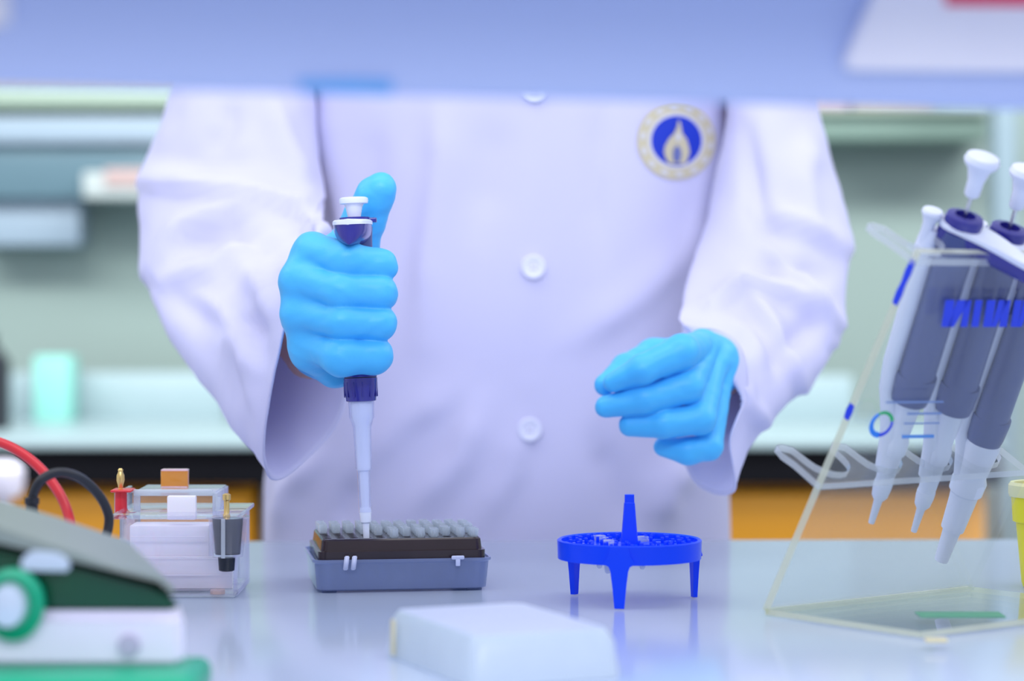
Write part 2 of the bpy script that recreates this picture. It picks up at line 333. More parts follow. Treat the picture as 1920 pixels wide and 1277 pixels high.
# notice card on shelf
def fas_poly(px, off0, off1, bm, mi=0):
    A = [on_fascia(*p, off0) for p in px]; B = [q + RS @ Vector((0, -(off1 - off0), 0)) for q in A]; loft(bm, [A, B], mi=mi)
nc = empty('notice_card', (0, 0, 0), label='white card with a red stripe, slanted left edge, fixed to the shelf front', cat='notice')
bm = bmesh.new(); fas_poly([(1592, 133), (1576, 122), (1580, 104), (1634, -20), (1680, -110), (2200, -110), (2200, 136), (1900, 136)], .0006, .007, bm); obj('card', bm, M['card'], nc)
bm = bmesh.new(); fas_poly([(1772, 10), (1772, -60), (2190, -60), (2190, 14)], .0072, .008, bm); obj('red_stripe', bm, M['redp'], nc)
bm = bmesh.new(); fas_poly([(560, 172), (560, 150), (650, 148), (735, 150), (735, 180), (640, 177)], .0004, .0012, bm); tag(obj('blue_tape', bm, M['bluet']), 'strip of blue tape along the lower edge of the overhead shelf', 'tape')
bm = bmesh.new(); fas_poly([(-60, 60), (-60, -60), (18, -60), (18, 45)], .0005, .003, bm); tag(obj('white_label', bm, M['card']), 'white label at the left end of the overhead shelf', 'label')

# ================================================================== PERSON
pr = empty('person', (P(940, 0, 2.08).x, .55, -.9), label='person in a white lab coat and blue gloves pipetting behind the bench', cat='person')
PO = pr.location.copy(); PM = Matrix.Translation(-PO)
HD = -.012    # whole right hand sits a little nearer than first measured
# ---- body (one continuous surface; mostly under the clothes)
RW = P(582, 664, 1.672); RE = P(450, 470, 1.99); RSH = P(470, 0, 2.09)
LW = P(1352, 700, 1.770); LE = P(1440, 500, 2.02); LSH = P(1425, 0, 2.09)
bx0 = P(948, 0, 2.08).x
RARM = [(582, 664, 1.672), (538, 610, 1.738), (486, 525, 1.925), (458, 380, 2.03), (452, 200, 2.06), (470, 0, 2.09)]
LARM = [(1352, 700, 1.770), (1370, 680, 1.835), (1412, 590, 1.925), (1435, 470, 2.0), (1440, 200, 2.06), (1425, 0, 2.09)]
def fbody(X):
    f = ell(X, (bx0, .56, .22), (.125, .075, .32))
    f = smin(f, ell(X, (bx0, .56, -.08), (.15, .095, .14)), .05)
    f = smin(f, cap(X, (bx0 - .15, .56, .465), (bx0 + .15, .56, .465), .045, .045), .06)
    f = smin(f, cap(X, (bx0, .56, .48), (bx0, .55, .60), .055, .05), .04)
    f = smin(f, ell(X, (bx0, .535, .705), (.075, .095, .115)), .03)
    f = smin(f, ell(X, (bx0, .51, .655), (.055, .07, .06)), .03)
    f = smin(f, cap(X, (bx0, .445, .715), (bx0, .432, .685), .009, .014), .012)
    for s in (-1, 1):
        f = smin(f, ell(X, (bx0 + s * .078, .545, .70), (.012, .02, .032)), .006)
        f = smax(f, -ell(X, (bx0 + s * .031, .432, .722), (.018, .012, .010)), .012)
        f = smin(f, chain(X, [(bx0 + s * .08, .56, -.12), (bx0 + s * .10, .55, -.46), (bx0 + s * .11, .57, -.84)], [.085, .055, .04], .02), .04)
        f = smin(f, cap(X, (bx0 + s * .11, .58, -.865), (bx0 + s * .125, .42, -.875), .032, .022), .02)
    for pts in (RARM, LARM): f = smin(f, chain(X, [P(*p) for p in pts], [.018, .019, .021, .024, .034, .044], .01), .015)
    hr = P(620, 640, 1.62 + HD); f = smin(f, cap(X, RW, hr, .018, .010), .006)
    hl = P(1330, 720, 1.75); f = smin(f, cap(X, LW, hl, .017, .007), .006)
    return f
body = link('body', nets(fbody, (-.36, .05, -.91), (.34, .70, .84), .008, 'body'), M['skin'], pr, mw=PM)
for s in (-1, 1):
    bm = bmesh.new(); lathe(bm, [(.001, -.011), (.007, -.0085), (.011, 0), (.007, .0085), (.001, .011)], 16, (bx0 + s * .031, .452, .722), Matrix.Rotation(math.pi / 2, 3, 'X'))
    obj('eye', bm, M['eye'], pr, mw=PM)
bm = bmesh.new(); tube(bm, catmull([(bx0 - .022, .452, .645), (bx0, .444, .643), (bx0 + .022, .452, .645)], 4), [.002, .003, .0035, .004, .0045, .004, .0035, .003, .002], 8); obj('lips', bm, M['lip'], pr, mw=PM)
def fhair(X):
    f = ell(X, (bx0, .55, .725), (.086, .100, .112)); f = smin(f, ell(X, (bx0, .61, .64), (.07, .05, .11)), .03)
    return smax(f, -smin(ell(X, (bx0, .45, .66), (.075, .075, .10)), ell(X, (bx0, .47, .60), (.07, .07, .08)), .02), .01)
link('hair', nets(fhair, (bx0 - .12, .4, .48), (bx0 + .12, .72, .86), .005, 'hair'), M['hair'], pr, mw=PM)
def ftr(X):
    f = None
    for s in (-1, 1):
        g = chain(X, [(bx0 + s * .085, .56, -.10), (bx0 + s * .10, .55, -.46), (bx0 + s * .11, .57, -.83)], [.10, .072, .062], .02); f = g if f is None else smin(f, g, .02)
    return smax(f, -(X[..., 2] + .84), .002)
link('trousers', nets(ftr, (bx0 - .26, .4, -.88), (bx0 + .26, .74, .04), .008, 'trousers'), M['trouser'], pr, mw=PM)
for s in (-1, 1):
    def fs_(X, s=s):
        f = smin(cap(X, (bx0 + s * .11, .61, -.86), (bx0 + s * .125, .41, -.868), .041, .034), ell(X, (bx0 + s * .11, .59, -.83), (.045, .05, .05)), .02); return smax(f, -(X[..., 2] + .8985), .002)
    link('shoe', nets(fs_, (bx0 + s * .118 - .07, .34, -.905), (bx0 + s * .118 + .07, .68, -.76), .006, 'shoe'), M['shoe'], pr, mw=PM)

# ---- coat torso
D0 = 2.08
def tx(p): return (p - 960) / FPX * D0
keys = [  # z, px left, px right, depth half, centre y offset
    (-.42, 455, 1420, .150, .0), (-.12, 484, 1378, .128, 0), (-.016, 493, 1366, .120, 0), (.035, 493, 1364, .116, 0), (.10, 522, 1350, .113, 0), (.172, 566, 1343, .112, 0), (.264, 603, 1338, .112, .002),
    (.356, 590, 1358, .114, .006), (.43, 575, 1375, .108, .010), (.475, 560, 1385, .092, .014), (.505, 640, 1300, .075, .014), (.53, 780, 1150, .062, .012), (.565, 820, 1100, .058, .006)]
def kint(z):
    zs = [k[0] for k in keys]; i = max(0, min(len(keys) - 2, int(np.searchsorted(zs, z)) - 1)); t = (z - zs[i]) / (zs[i + 1] - zs[i]); t = t * t * (3 - 2 * t) if False else t
    return [keys[i][q] * (1 - t) + keys[i + 1][q] * t for q in range(5)]
def seg_sd(px, py, poly):
    best = (1e9, 0, 0); tot = len(poly) - 1
    for i in range(tot):
        ax, ay = poly[i]; bx_, by_ = poly[i + 1]; dx, dy = bx_ - ax, by_ - ay; L = dx * dx + dy * dy
        t = max(0, min(1, ((px - ax) * dx + (py - ay) * dy) / L)); ex, ey = px - ax - t * dx, py - ay - t * dy; d = math.hypot(ex, ey)
        if d < best[0]: best = (d, 1 if dx * ey - dy * ex > 0 else -1, (i + t) / tot)
    return best
def folds(co, nrm, fl, front=True):
    if front and nrm.y > .15: return 0
    px, py = proj(co); s = 0
    for poly, wa, wb, amp in fl:
        d, sg, t = seg_sd(px, py, poly); wd = wa if sg > 0 else wb
        if d < 4 * wd: s += 1.5 * amp * math.exp(-(d / wd) ** 2) * min(1, .35 + 2.6 * min(t, 1 - t) + .0)
    return s
TF = [([(608, 180), (612, 260), (640, 400), (655, 560)], 10, 30, .006), ([(820, 180), (826, 300), (800, 480), (790, 640)], 26, 34, .005), ([(1352, 200), (1330, 370), (1300, 520)], 26, 10, .006),
      ([(1125, 200), (1120, 330), (1130, 470)], 30, 12, -.0025), ([(700, 240), (690, 420)], 30, 30, -.003), ([(930, 220), (905, 420)], 34, 40, -.003),
      ([(770, 960), (860, 860), (900, 760)], 36, 26, .006), ([(905, 985), (960, 890), (975, 800)], 18, 34, .004), ([(520, 1000), (540, 920), (600, 860)], 20, 20, .006),
      ([(1240, 985), (1250, 920), (1290, 870)], 30, 36, .008), ([(1180, 1000), (1150, 900), (1120, 830)], 30, 26, -.005), ([(680, 880), (760, 790), (850, 740)], 26, 40, .004), ([(1080, 640), (1200, 560), (1290, 470)], 26, 40, .004), ([(640, 985), (670, 900)], 20, 26, -.005)]
def plk(z): # placket edge px
    py = HOR + (CAMH - z) * FPX / 1.97
    return 1003 - (py - 190) * .018
nz_, na = 150, 220
bm = bmesh.new(); rows = []
for j in range(nz_ + 1):
    z = -.42 + (.565 + .42) * (j / nz_); _, l, r, dh, oy = kint(z); cx = (tx(l) + tx(r)) / 2; hw = (tx(r) - tx(l)) / 2; row = []
    # smooth rings a touch
    for i in range(na):
        a = 2 * math.pi * i / na; ca, sa = math.cos(a), math.sin(a); e = 2 / 2.35
        x = cx + hw * math.copysign(abs(ca) ** e, ca); y = .55 + oy + dh * math.copysign(abs(sa) ** e, sa)
        row.append(bm.verts.new((x, y, z)))
    rows.append(row)
for a, b in zip(rows, rows[1:]):
    for i in range(na): bm.faces.new((a[i], a[(i + 1) % na], b[(i + 1) % na], b[i]))
for _ in range(6): bmesh.ops.smooth_vert(bm, verts=bm.verts, factor=.5, use_axis_x=True, use_axis_y=True, use_axis_z=False)
bmesh.ops.recalc_face_normals(bm, faces=bm.faces); bm.normal_update()
dsp = []
for v in bm.verts:
    n = v.normal; s = folds(v.co, n, TF) + .0035 * noise.noise(Vector((v.co.x * 16, v.co.y * 10, v.co.z * 5)))
    if n.y < -.3:
        px, _ = proj(v.co)
        e = px - plk(v.co.z)
        if 0 > e > -70: s += .0014 * (1 - (-e / 70)) ** .5 if e > -1e9 else 0
    dsp.append(n * s)
for v, d_ in zip(bm.verts, dsp): v.co += d_
BVT = BVHTree.FromBMesh(bm)
coat = obj('lab_coat', bm, M['coat'], pr, sharp=0, mw=PM)
so = coat.modifiers.new('thickness', 'SOLIDIFY'); so.thickness = .0012; so.offset = -1
def on_coat(px, py, off=.001):
    o = Vector((0, -CAMD, CAMH)); r = (P(px, py, 2) - o).normalized(); hit = BVT.ray_cast(o, r); return hit[0] + hit[1].normalized() * (off if hit[1].y < 0 else -off), (hit[1] if hit[1].y < 0 else -hit[1])
# collar + placket top hidden by shelf: simple stand collar
bm = bmesh.new()
lp = []
for z, k in ((.555, 1.0), (.59, .93), (.592, .89), (.556, .95)):
    lp.append([Vector((bx0 + .066 * k * math.cos(a), .556 + .062 * k * math.sin(a), z)) for a in [2 * math.pi * i / 32 for i in range(32)]])
loft(bm, lp + [lp[0]], False, False); obj('collar', bm, M['coat'], coat)
btm = mat('coat_button', (.78, .80, .98), .3)
for px, py in ((1000, 501), (993, 806), (1002, 170), (990, 1100)):
    c, n = on_coat(px, py, .0012); R = n.to_track_quat('Z', 'Y').to_matrix(); bm = bmesh.new()
    lathe(bm, [(.001, 0), (.0092, 0), (.0098, .0008), (.0098, .0020), (.0088, .0028), (.0066, .0026), (.0060, .0017), (.001, .0017)], 28, c, R)
    for q in range(4):
        a = math.pi / 4 + q * math.pi / 2; lathe(bm, [(.0009, .0012), (.0009, .0020), (.0002, .0021)], 8, c + R @ Vector((.0024 * math.cos(a), .0024 * math.sin(a), 0)), R, mi=1)
    obj('button', bm, [btm, M['mid']], coat)
# emblem: gold ring of segments, blue field, gold spire figure
bm = bmesh.new(); EC = (1267, 264)
def em_fan(loop, off, mi, hole=None):
    vs = [bm.verts.new(on_coat(EC[0] + x, EC[1] + y, off)[0]) for x, y in loop]
    if hole is None: fs = [bm.faces.new(vs)]
    else:
        hs = [bm.verts.new(on_coat(EC[0] + x, EC[1] + y, off)[0]) for x, y in hole]; n = len(vs)
        fs = [bm.faces.new((vs[i], vs[(i + 1) % n], hs[(i + 1) % n], hs[i])) for i in range(n)]
    setmi(fs, mi)
circ = lambda r, n=48, a0=0, a1=2 * math.pi: [(r * math.cos(a0 + (a1 - a0) * i / n), r * math.sin(a0 + (a1 - a0) * i / n)) for i in range(n)]
em_fan(circ(73), .0009, 0, circ(53)); em_fan(circ(53), .0010, 1, circ(47)); em_fan(circ(47), .0011, 2)
for k in range(14):
    a = 2 * math.pi * k / 14 + .15; c_, s_ = math.cos(a), math.sin(a); L = []
    for u, v in ((-7, -3), (7, -4), (6, 3), (0, 5), (-7, 4)): L.append((c_ * 63 - s_ * u + c_ * v, s_ * 63 + c_ * u + s_ * v))
    em_fan(L, .0014, 1)
fig = [(5, -38), (8, -26), (10, -14), (18, -3), (22, 10), (24, 22), (20, 34), (16, 43), (-14, 43), (-20, 34), (-24, 22), (-22, 10), (-15, -3), (-5, -14), (1, -27), (2, -37)]
em_fan(fig, .0016, 0); em_fan([(0, 8), (7, 16), (8, 30), (4, 40), (-5, 40), (-8, 30), (-7, 16)], .0020, 3)
em_fan([(3, -18), (7, -8), (5, 0), (-1, 0), (-3, -7)], .0020, 1)
obj('emblem', bm, [M['gold'], M['goldw'], M['eblue'], mat('emblem_grey', (.14, .17, .42), .6)], coat, sharp=0)

# ---- sleeves
def ring_el(A, B, v, dA=0):
    """8 control points: A (top/inner), front.., B (bottom/outer), back..  A,B=(px,py,d); v=(px,py,dd) towards the front"""
    A = Vector(A); B = Vector(B); v = Vector(v); c = (A + B) / 2; u = (A - B) / 2
    return [c + u * math.cos(q) + v * math.sin(q) for q in [k * math.pi / 4 for k in range(8)]]
def sleeve(rings, fl, name, seed):
    NA, NS = 12, 12     # per control interval
    ctl = [[P(*p) for p in r] for r in rings]
    dense = [catmull(r, NA, True) for r in ctl]; n = len(dense[0])
    cols = [catmull([d[i] for d in dense], NS) for i in range(n)]
    bm = bmesh.new(); g = [[bm.verts.new(cols[i][j]) for i in range(n)] for j in range(len(cols[0]))]
    for a, b in zip(g, g[1:]):
        for i in range(n): bm.faces.new((a[i], a[(i + 1) % n], b[(i + 1) % n], b[i]))
    bmesh.ops.recalc_face_normals(bm, faces=bm.faces); bm.normal_update()
    tot = 0
    for row in g[1:-1]:
        cc = sum((v.co for v in row), Vector()) / n; tot += sum((v.co - cc).normalized().dot(v.normal) for v in row)
    flip = tot < 0
    ds = []
    for vi, v in enumerate(bm.verts):
        att = min(1, (len(g) - 1 - vi // n) / 10)
        nn = -v.normal if flip else v.normal.copy()
        s = att * folds(v.co, nn, fl) + .003 * noise.noise(v.co * 18 + Vector((seed, 0, 0))) + .0010 * noise.noise(v.co * 50 + Vector((seed, 3, 0)))
        ds.append(nn * s)
    for v, d_ in zip(bm.verts, ds): v.co += d_
    cuffv = [v.co.copy() for v in g[-1]]
    o = obj(name, bm, M['coat'], coat, sharp=0); so = o.modifiers.new('thickness', 'SOLIDIFY'); so.thickness = .0014; so.offset = -1 if not flip else 1
    bm = bmesh.new(); tube(bm, cuffv, .0011, 8, closed=True); obj('cuff_hem', bm, M['coat'], coat, sharp=0)
    return o
F = lambda A, B, v: ring_el(A, B, v)
RL = [F((560, -110, 2.08), (385, -60, 2.08), (0, 0, -.06)), F((575, 60, 2.06), (345, 70, 2.06), (0, 0, -.07)), F((588, 185, 2.03), (313, 195, 2.03), (0, 8, -.072)),
      F((604, 325, 1.99), (263, 335, 2.00), (0, 28, -.072)), F((606, 395, 1.92), (274, 500, 1.94), (-10, 60, -.066)), F((602, 425, 1.84), (325, 640, 1.87), (-20, 40, -.062)),
      F((600, 432, 1.76), (404, 748, 1.80), (-38, 20, -.058)), F((602, 434, 1.70), (462, 830, 1.73), (-42, 20, -.052)),
      [Vector(p) for p in ((606, 440, 1.685), (552, 520, 1.640), (529, 640, 1.612), (498, 765, 1.622), (510, 893, 1.660), (585, 850, 1.705), (642, 765, 1.725), (652, 600, 1.73))]]
FL = [([(262, 345), (340, 352), (440, 372), (560, 405), (610, 440)], 10, 34, .009), ([(290, 505), (350, 430), (430, 405), (520, 410)], 12, 34, .010), ([(310, 530), (400, 520), (470, 470), (540, 440)], 12, 34, .009),
      ([(430, 185), (425, 240), (380, 290)], 20, 30, -.006), ([(500, 180), (540, 290), (570, 360)], 22, 26, .007), ([(380, 560), (460, 640), (500, 720)], 30, 16, .007), ([(450, 500), (505, 560), (520, 640)], 22, 24, .006),
      ([(470, 700), (490, 800), (500, 870)], 12, 24, .004), ([(330, 560), (420, 610), (520, 610)], 26, 18, -.006), ([(300, 300), (400, 310), (480, 300)], 22, 22, -.004), ([(340, 470), (440, 450), (510, 470)], 18, 18, -.008)]
sleeve(RL, FL, 'sleeve', 1)
RR = [F((1345, -110, 2.08), (1520, -60, 2.08), (0, 0, -.06)), F((1340, 60, 2.06), (1540, 70, 2.06), (0, 0, -.065)), F((1362, 200, 2.03), (1531, 205, 2.03), (-10, 6, -.068)),
      F((1337, 370, 1.99), (1585, 380, 2.00), (0, 24, -.070)), F((1306, 480, 1.94), (1588, 520, 1.95), (10, 50, -.066)), F((1284, 560, 1.88), (1562, 655, 1.90), (18, 36, -.060)),
      F((1276, 596, 1.83), (1492, 742, 1.86), (26, 18, -.055)), F((1282, 608, 1.79), (1425, 800, 1.81), (26, 14, -.048)),
      [Vector(p) for p in ((1300, 618, 1.770), (1380, 640, 1.760), (1400, 735, 1.752), (1371, 825, 1.738), (1375, 918, 1.750), (1305, 905, 1.790), (1266, 800, 1.805), (1266, 690, 1.80))]]
FR = [([(1585, 470), (1480, 420), (1420, 400)], 26, 12, .008), ([(1570, 610), (1470, 560), (1390, 545), (1340, 570)], 26, 11, .010), ([(1560, 640), (1500, 530), (1440, 470)], 20, 12, .008), ([(1500, 725), (1440, 620), (1400, 560)], 24, 11, .009),
      ([(1430, 700), (1400, 640), (1350, 610)], 16, 18, .006), ([(1520, 260), (1500, 340), (1520, 430)], 26, 26, .006), ([(1400, 250), (1420, 380), (1470, 470)], 26, 20, -.006), ([(1440, 800), (1400, 760), (1390, 700)], 16, 16, .004), ([(1530, 600), (1480, 640), (1450, 690)], 20, 20, -.006), ([(1545, 520), (1480, 500), (1420, 510)], 16, 16, -.007)]
sleeve(RR, FR, 'sleeve', 9)

# ---- right glove
def RP(px, py, d): return np.array(P(px, py, d + HD))
def px2m(v, d=1.59): return v / FPX * d
rf = [  # finger: points, radii(px)
    ([(588, 470, 1.592), (648, 487, 1.576), (712, 497, 1.584), (716, 500, 1.612), (690, 502, 1.632)], [33, 34, 29, 26, 24]),
    ([(560, 522, 1.590), (638, 545, 1.573), (711, 549, 1.580), (716, 552, 1.612), (682, 556, 1.634)], [32, 34, 32, 28, 25]),
    ([(562, 587, 1.592), (640, 603, 1.573), (711, 606, 1.580), (714, 608, 1.612), (680, 612, 1.634)], [31, 32, 31, 27, 24]),
    ([(580, 640, 1.600), (640, 668, 1.577), (702, 667, 1.583), (706, 668, 1.612), (675, 670, 1.632)], [30, 37, 33, 26, 23])]
rth = ([(628, 600, 1.660), (662, 475, 1.654), (684, 408, 1.640), (704, 366, 1.632), (715, 351, 1.628)], [44, 47, 39, 34, 28])
def frh(X):
    fs = [chain(X, [RP(*p) for p in pts], [px2m(r) for r in rs], .004) for pts, rs in rf]
    f = fs[0]
    kk = .0012 + .009 * np.clip((P(612, 0, 1.575).x - X[..., 0]) / .020, 0, 1)
    for g in fs[1:]: f = smin(f, g, kk)
    palm = cap(X, RP(585, 478, 1.600), RP(600, 620, 1.655), px2m(33), px2m(42))
    for a in ((566, 535, 1.598), (568, 597, 1.600), (583, 655, 1.606)): palm = smin(palm, cap(X, RP(*a), RP(604, 640, 1.655), px2m(32), px2m(46)), .006)
    palm = smin(palm, cap(X, RP(584, 660, 1.606), RP(630, 684, 1.625), px2m(34), px2m(37)), .012)
    palm = smin(palm, cap(X, RP(630, 684, 1.628), RP(600, 660, 1.66), px2m(36), px2m(44)), .012)
    palm = smin(palm, chain(X, [RP(*p) for p in ((586, 474, 1.603), (563, 528, 1.599), (563, 588, 1.600), (582, 648, 1.606))], [px2m(r) for r in (34, 34, 31, 34)], .006), .006)
    f = smin(f, palm, .009)
    f = smin(f, cap(X, RP(722, 488, 1.582), RP(728, 504, 1.584), px2m(16), px2m(17)), .003)
    th = chain(X, [RP(*p) for p in rth[0]], [px2m(r) for r in rth[1]], .006)
    th = smin(th, cap(X, RP(604, 480, 1.61), RP(660, 450, 1.645), px2m(30), px2m(34)), .01)   # web
    f = smin(f, th, .005)
    f = smin(f, cap(X, RP(606, 652, 1.655), RP(596, 652, 1.680), px2m(50), px2m(53)), .012)
    # keep a channel for the pipette
    t = np.clip(0, 0, 0)
    f = smax(f, -cap(X, RP(663, 395, 1.602), RP(684, 900, 1.602), .0118, .0118), .0015)
    nzv = np.sin(X[..., 0] * 210 + 3 * np.sin(X[..., 2] * 160)) * np.sin(X[..., 2] * 240 + 2 * np.sin(X[..., 1] * 190 + X[..., 0] * 90)) * .00022
    return f + nzv
a = RP(500, 740, 1.70); b = RP(770, 305, 1.54)
gl = link('glove', nets(frh, (a[0], RP(0, 0, 1.53)[1], a[2]), (b[0], RP(0, 0, 1.71)[1], b[2] + .004), .00085, 'glove'), M['glove'], pr, mw=PM); gl['label'] = 'blue glove gripping the pipette, thumb raised'
# ---- left glove
def LP(px, py, d): return np.array(P(px, py, d))
lf = [  # MCP, PIP, DIP, tip
    ([(1318, 648, 1.745), (1277, 660, 1.700), (1205, 692, 1.690), (1150, 717, 1.698)], [28, 33, 28, 19]),
    ([(1322, 655, 1.742), (1288, 724, 1.706), (1210, 748, 1.698), (1136, 763, 1.704)], [27, 32, 28, 21]),
    ([(1338, 680, 1.745), (1312, 785, 1.710), (1245, 795, 1.702), (1182, 797, 1.708)], [26, 30, 27, 22]),
    ([(1352, 710, 1.752), (1330, 838, 1.722), (1290, 846, 1.716), (1244, 838, 1.720)], [23, 25, 26, 19])]
def frl(X):
    m_ = lambda v: v / FPX * 1.71
    fs = [chain(X, [LP(*p) for p in pts], [m_(r) for r in rs], .003) for pts, rs in lf]; f = fs[0]
    for g in fs[1:]: f = smin(f, g, .0016)
    palm = None
    for a in ((1316, 642, 1.750), (1326, 652, 1.750), (1342, 680, 1.752), (1356, 712, 1.758)):
        g = cap(X, LP(*a), LP(1352, 690, 1.775), m_(26), m_(38)); palm = g if palm is None else smin(palm, g, .006)
    palm = smin(palm, cap(X, LP(1290, 655, 1.765), LP(1330, 735, 1.765), m_(27), m_(27)), .012)
    f = smin(f, palm, .004)
    th = chain(X, [LP(1310, 668, 1.775), LP(1225, 664, 1.760), LP(1172, 690, 1.735), LP(1134, 722, 1.714)], [m_(40), m_(29), m_(25), m_(20)], .005)
    f = smin(f, th, .004)
    f = smin(f, cap(X, LP(1345, 675, 1.760), LP(1350, 690, 1.785), m_(40), m_(42)), .012)
    for a, b, r in (((1290, 640), (1283, 690), .001),):
        pass
    nzv = np.sin(X[..., 0] * 190 + 3 * np.sin(X[..., 2] * 150)) * np.sin(X[..., 2] * 230 + 2 * np.sin(X[..., 1] * 170 + X[..., 0] * 90)) * .00022
    return f + nzv
a = LP(1095, 885, 1.80); b = LP(1400, 595, 1.66)
gl = link('glove', nets(frl, (a[0] - .004, 1.665 - CAMD, a[2]), (b[0] + .012, 1.845 - CAMD, b[2] + .01), .0009, 'glove'), M['glove'], pr, mw=PM); gl['label'] = 'blue glove on the relaxed empty hand'

# ================================================================== PIPETTES
def axis_obj(o, tip, top, roll=0):
    z = (top - tip).normalized(); x = Vector((1, 0, 0)); x = (x - z * x.dot(z)).normalized(); y = z.cross(x)
    R = Matrix((x, y, z)).transposed() @ Matrix.Rotation(roll, 3, 'Z'); o.rotation_mode = 'XYZ'; o.rotation_euler = R.to_euler(); o.location = tip
def make_pipette(held, thick=1.0, long=0, bodym='greyblue', collarm='greyblue'):
    t = empty('micropipette')
    bm = bmesh.new(); lathe(bm, [(.0020, .0), (.0023, .0095), (.0034, .0105), (.0040, .0178), (.0034, .020)] if held else [(.0019, 0), (.0027, .0165), (.0050, .020), (.0058, .026), (.0058, .030)] if thick == 1 else [(.0045, 0), (.0055, .018), (.0078, .045), (.009, .05)], 24); obj('nozzle', bm, M['white'], t)
    if held:
        bm = bmesh.new(); lathe(bm, [(.0042, .017), (.0043, .042), (.0046, .0450), (.0052, .0455), (.0060, .0725), (.0074, .0775), (.0082, .0790), (.0086, .0905)], 32, cap=False); obj('clear_sleeve', bm, M['shaftc'], t)
        bm = bmesh.new(); lathe(bm, [(.0026, .016), (.0031, .044), (.0044, .0445), (.0049, .074), (.0066, .078), (.0072, .0905)], 32); obj('shaft', bm, M['white'], t)
    else:
        k = thick; bm = bmesh.new(); lathe(bm, [(.0052 * k, .024), (.0062 * k, .050), (.0075 * k, .052), (.0078 * k, .060), (.0066 * k, .064), (.0082 * k, .0865), (.0105, .0905)], 32); obj('shaft', bm, M['white'], t)
    bm = bmesh.new()
    if held:
        lathe(bm, [(.0085, .0895), (.0098, .0900), (.0110, .0985), (.0112, .1050)], 40)
        for q in range(12):
            a_ = q * math.pi / 6 + .2; box(bm, (.0108 * math.cos(a_), .0108 * math.sin(a_), .0975), (.0012, .0008, .010), .0003, rot=None)
        lathe(bm, [(.0106, .1050), (.0106, .1056)], 40, mi=1); lathe(bm, [(.0110, .1056), (.0106, .1120)], 40)
    else: lathe(bm, [(.0110, .0885), (.0118, .092), (.0126, .104), (.0124, .107)], 40)
    obj('collar', bm, [M[collarm], M['dark']], t)
    bm = bmesh.new()
    if held: lathe(bm, [(.0104, .112), (.0112, .13), (.0112, .196), (.0118, .204)], 32)
    else: lathe(bm, [(.0110, .1068), (.0110, .13), (.0112, .175), (.0115, .1950), (.0110, .204)], 40, sy=1.15)
    obj('body', bm, M[bodym], t)
    # head with hook pointing +X
    hl = .043 if held else .048; hw = .0126 if held else .0138; sec = []; N = 26
    def hz(x): u = max(0, (x + .004) / hl); return .2075 - (.0012 if held else .012) * u ** 1.6
    def wd(x):
        u = (x + hw) / (hl + hw); return hw * min(1, (max(0.0, 1 - abs(2 * u - 1) ** 3.0)) ** .5) * (1.04 - (.12 if held else .45) * u)
    bmw = bmesh.new(); bmn = bmesh.new(); lw = []; ln = []
    for i in range(N + 1):
        u = i / N; x = -hw + (hl + hw) * (.5 - .5 * math.cos(math.pi * u)); wv = max(.0006, wd(x)); z = hz(x)
        lw.append([Vector((x, wv * s_, z + dz)) for s_, dz in ((-1, 0), (-1.0, -.0022), (0, -.0026), (1, -.0022), (1, 0), (.9, .0009), (0, .0014), (-.9, .0009))])
        dep = (.0150 if held else .017) * (1 - (.12 if held else .55) * u ** 1.2)
        ln.append([Vector((x * .985, wv * .97 * math.cos(q), z - .0020 - dep * abs(math.sin(q)) ** .8)) for q in [math.pi * k / 14 for k in range(15)]])
    loft(bmw, lw); loft(bmn, ln); hd = obj('head', bmn, M['navy'], t); obj('trim', bmw, M['white'], hd)
    bm = bmesh.new()
    lathe(bm, [(.0112, .2068), (.0116, .2100), (.0108, .2132), (.0062, .2140), (.0058, .2105)] if not held else [(.0098, .2068), (.0100, .2105), (.0045, .2108)], 40, sx=1 if held else 1, mi=0)
    obj('adjustment_ring', bm, M['navy'], t)
    if held:
        bm = bmesh.new(); box(bm, (-.002, .0105, .2085), (.006, .008, .0032), .0006); obj('ejector_button', bm, M['navy'], t)
    else:
        bm = bmesh.new(); lathe(bm, [(.0036, .192), (.0038, .2040), (.0052, .2080), (.0064, .2105), (.0058, .2122), (.001, .2128)], 24, (-.0185, -.003, 0)); obj('ejector_button', bm, M['white'], t)
        bm = bmesh.new(); L = []
        for x, z, a_, b_ in ((-.0165, .2000, .0055, .0060), (-.0165, .188, .0068, .0080), (-.0158, .150, .0062, .0078), (-.0160, .110, .0056, .0072), (-.0145, .092, .0050, .0068), (-.0090, .078, .0060, .0070), (-.0040, .060, .0066, .0070), (-.0015, .040, .0066, .0066)):
            L.append([Vector((x + a_ * math.cos(q), b_ * math.sin(q), z)) for q in [2 * math.pi * k / 16 for k in range(16)]])
        loft(bm, L); obj('ejector_arm', bm, M['white'], t)
    z0 = .2105; zz = .2065 + (.0150 if held else .0255)
    bm = bmesh.new(); lathe(bm, [(.0012, z0 - .01), (.0012, zz)], 12); obj('plunger_rod', bm, M['steel'], t)
    bm = bmesh.new()
    if held: lathe(bm, [(.0040, zz - .0135), (.0044, zz - .010), (.0056, zz - .004), (.0066, zz - .0022), (.0092, zz - .0018), (.0096, zz), (.0094, zz + .0016), (.0080, zz + .0023), (.001, zz + .0024)], 36)
    else: lathe(bm, [(.0035, zz - .006), (.0046, zz - .0045), (.0048, zz + .004), (.0068, zz + .011), (.0098, zz + .0145), (.0105, zz + .0165), (.0094, zz + .0195), (.005, zz + .0212), (.001, zz + .0214)], 36)
    obj('plunger_button', bm, M['white'], t)
    return t
hp = make_pipette(True, bodym='greyblue', collarm='navy')
tag(hp, 'navy and white micropipette held upright in the gloved hand over the tip box', 'pipette')
axis_obj(hp, P(687, 1009, 1.585), P(663.5, 385, 1.590), math.radians(-92))
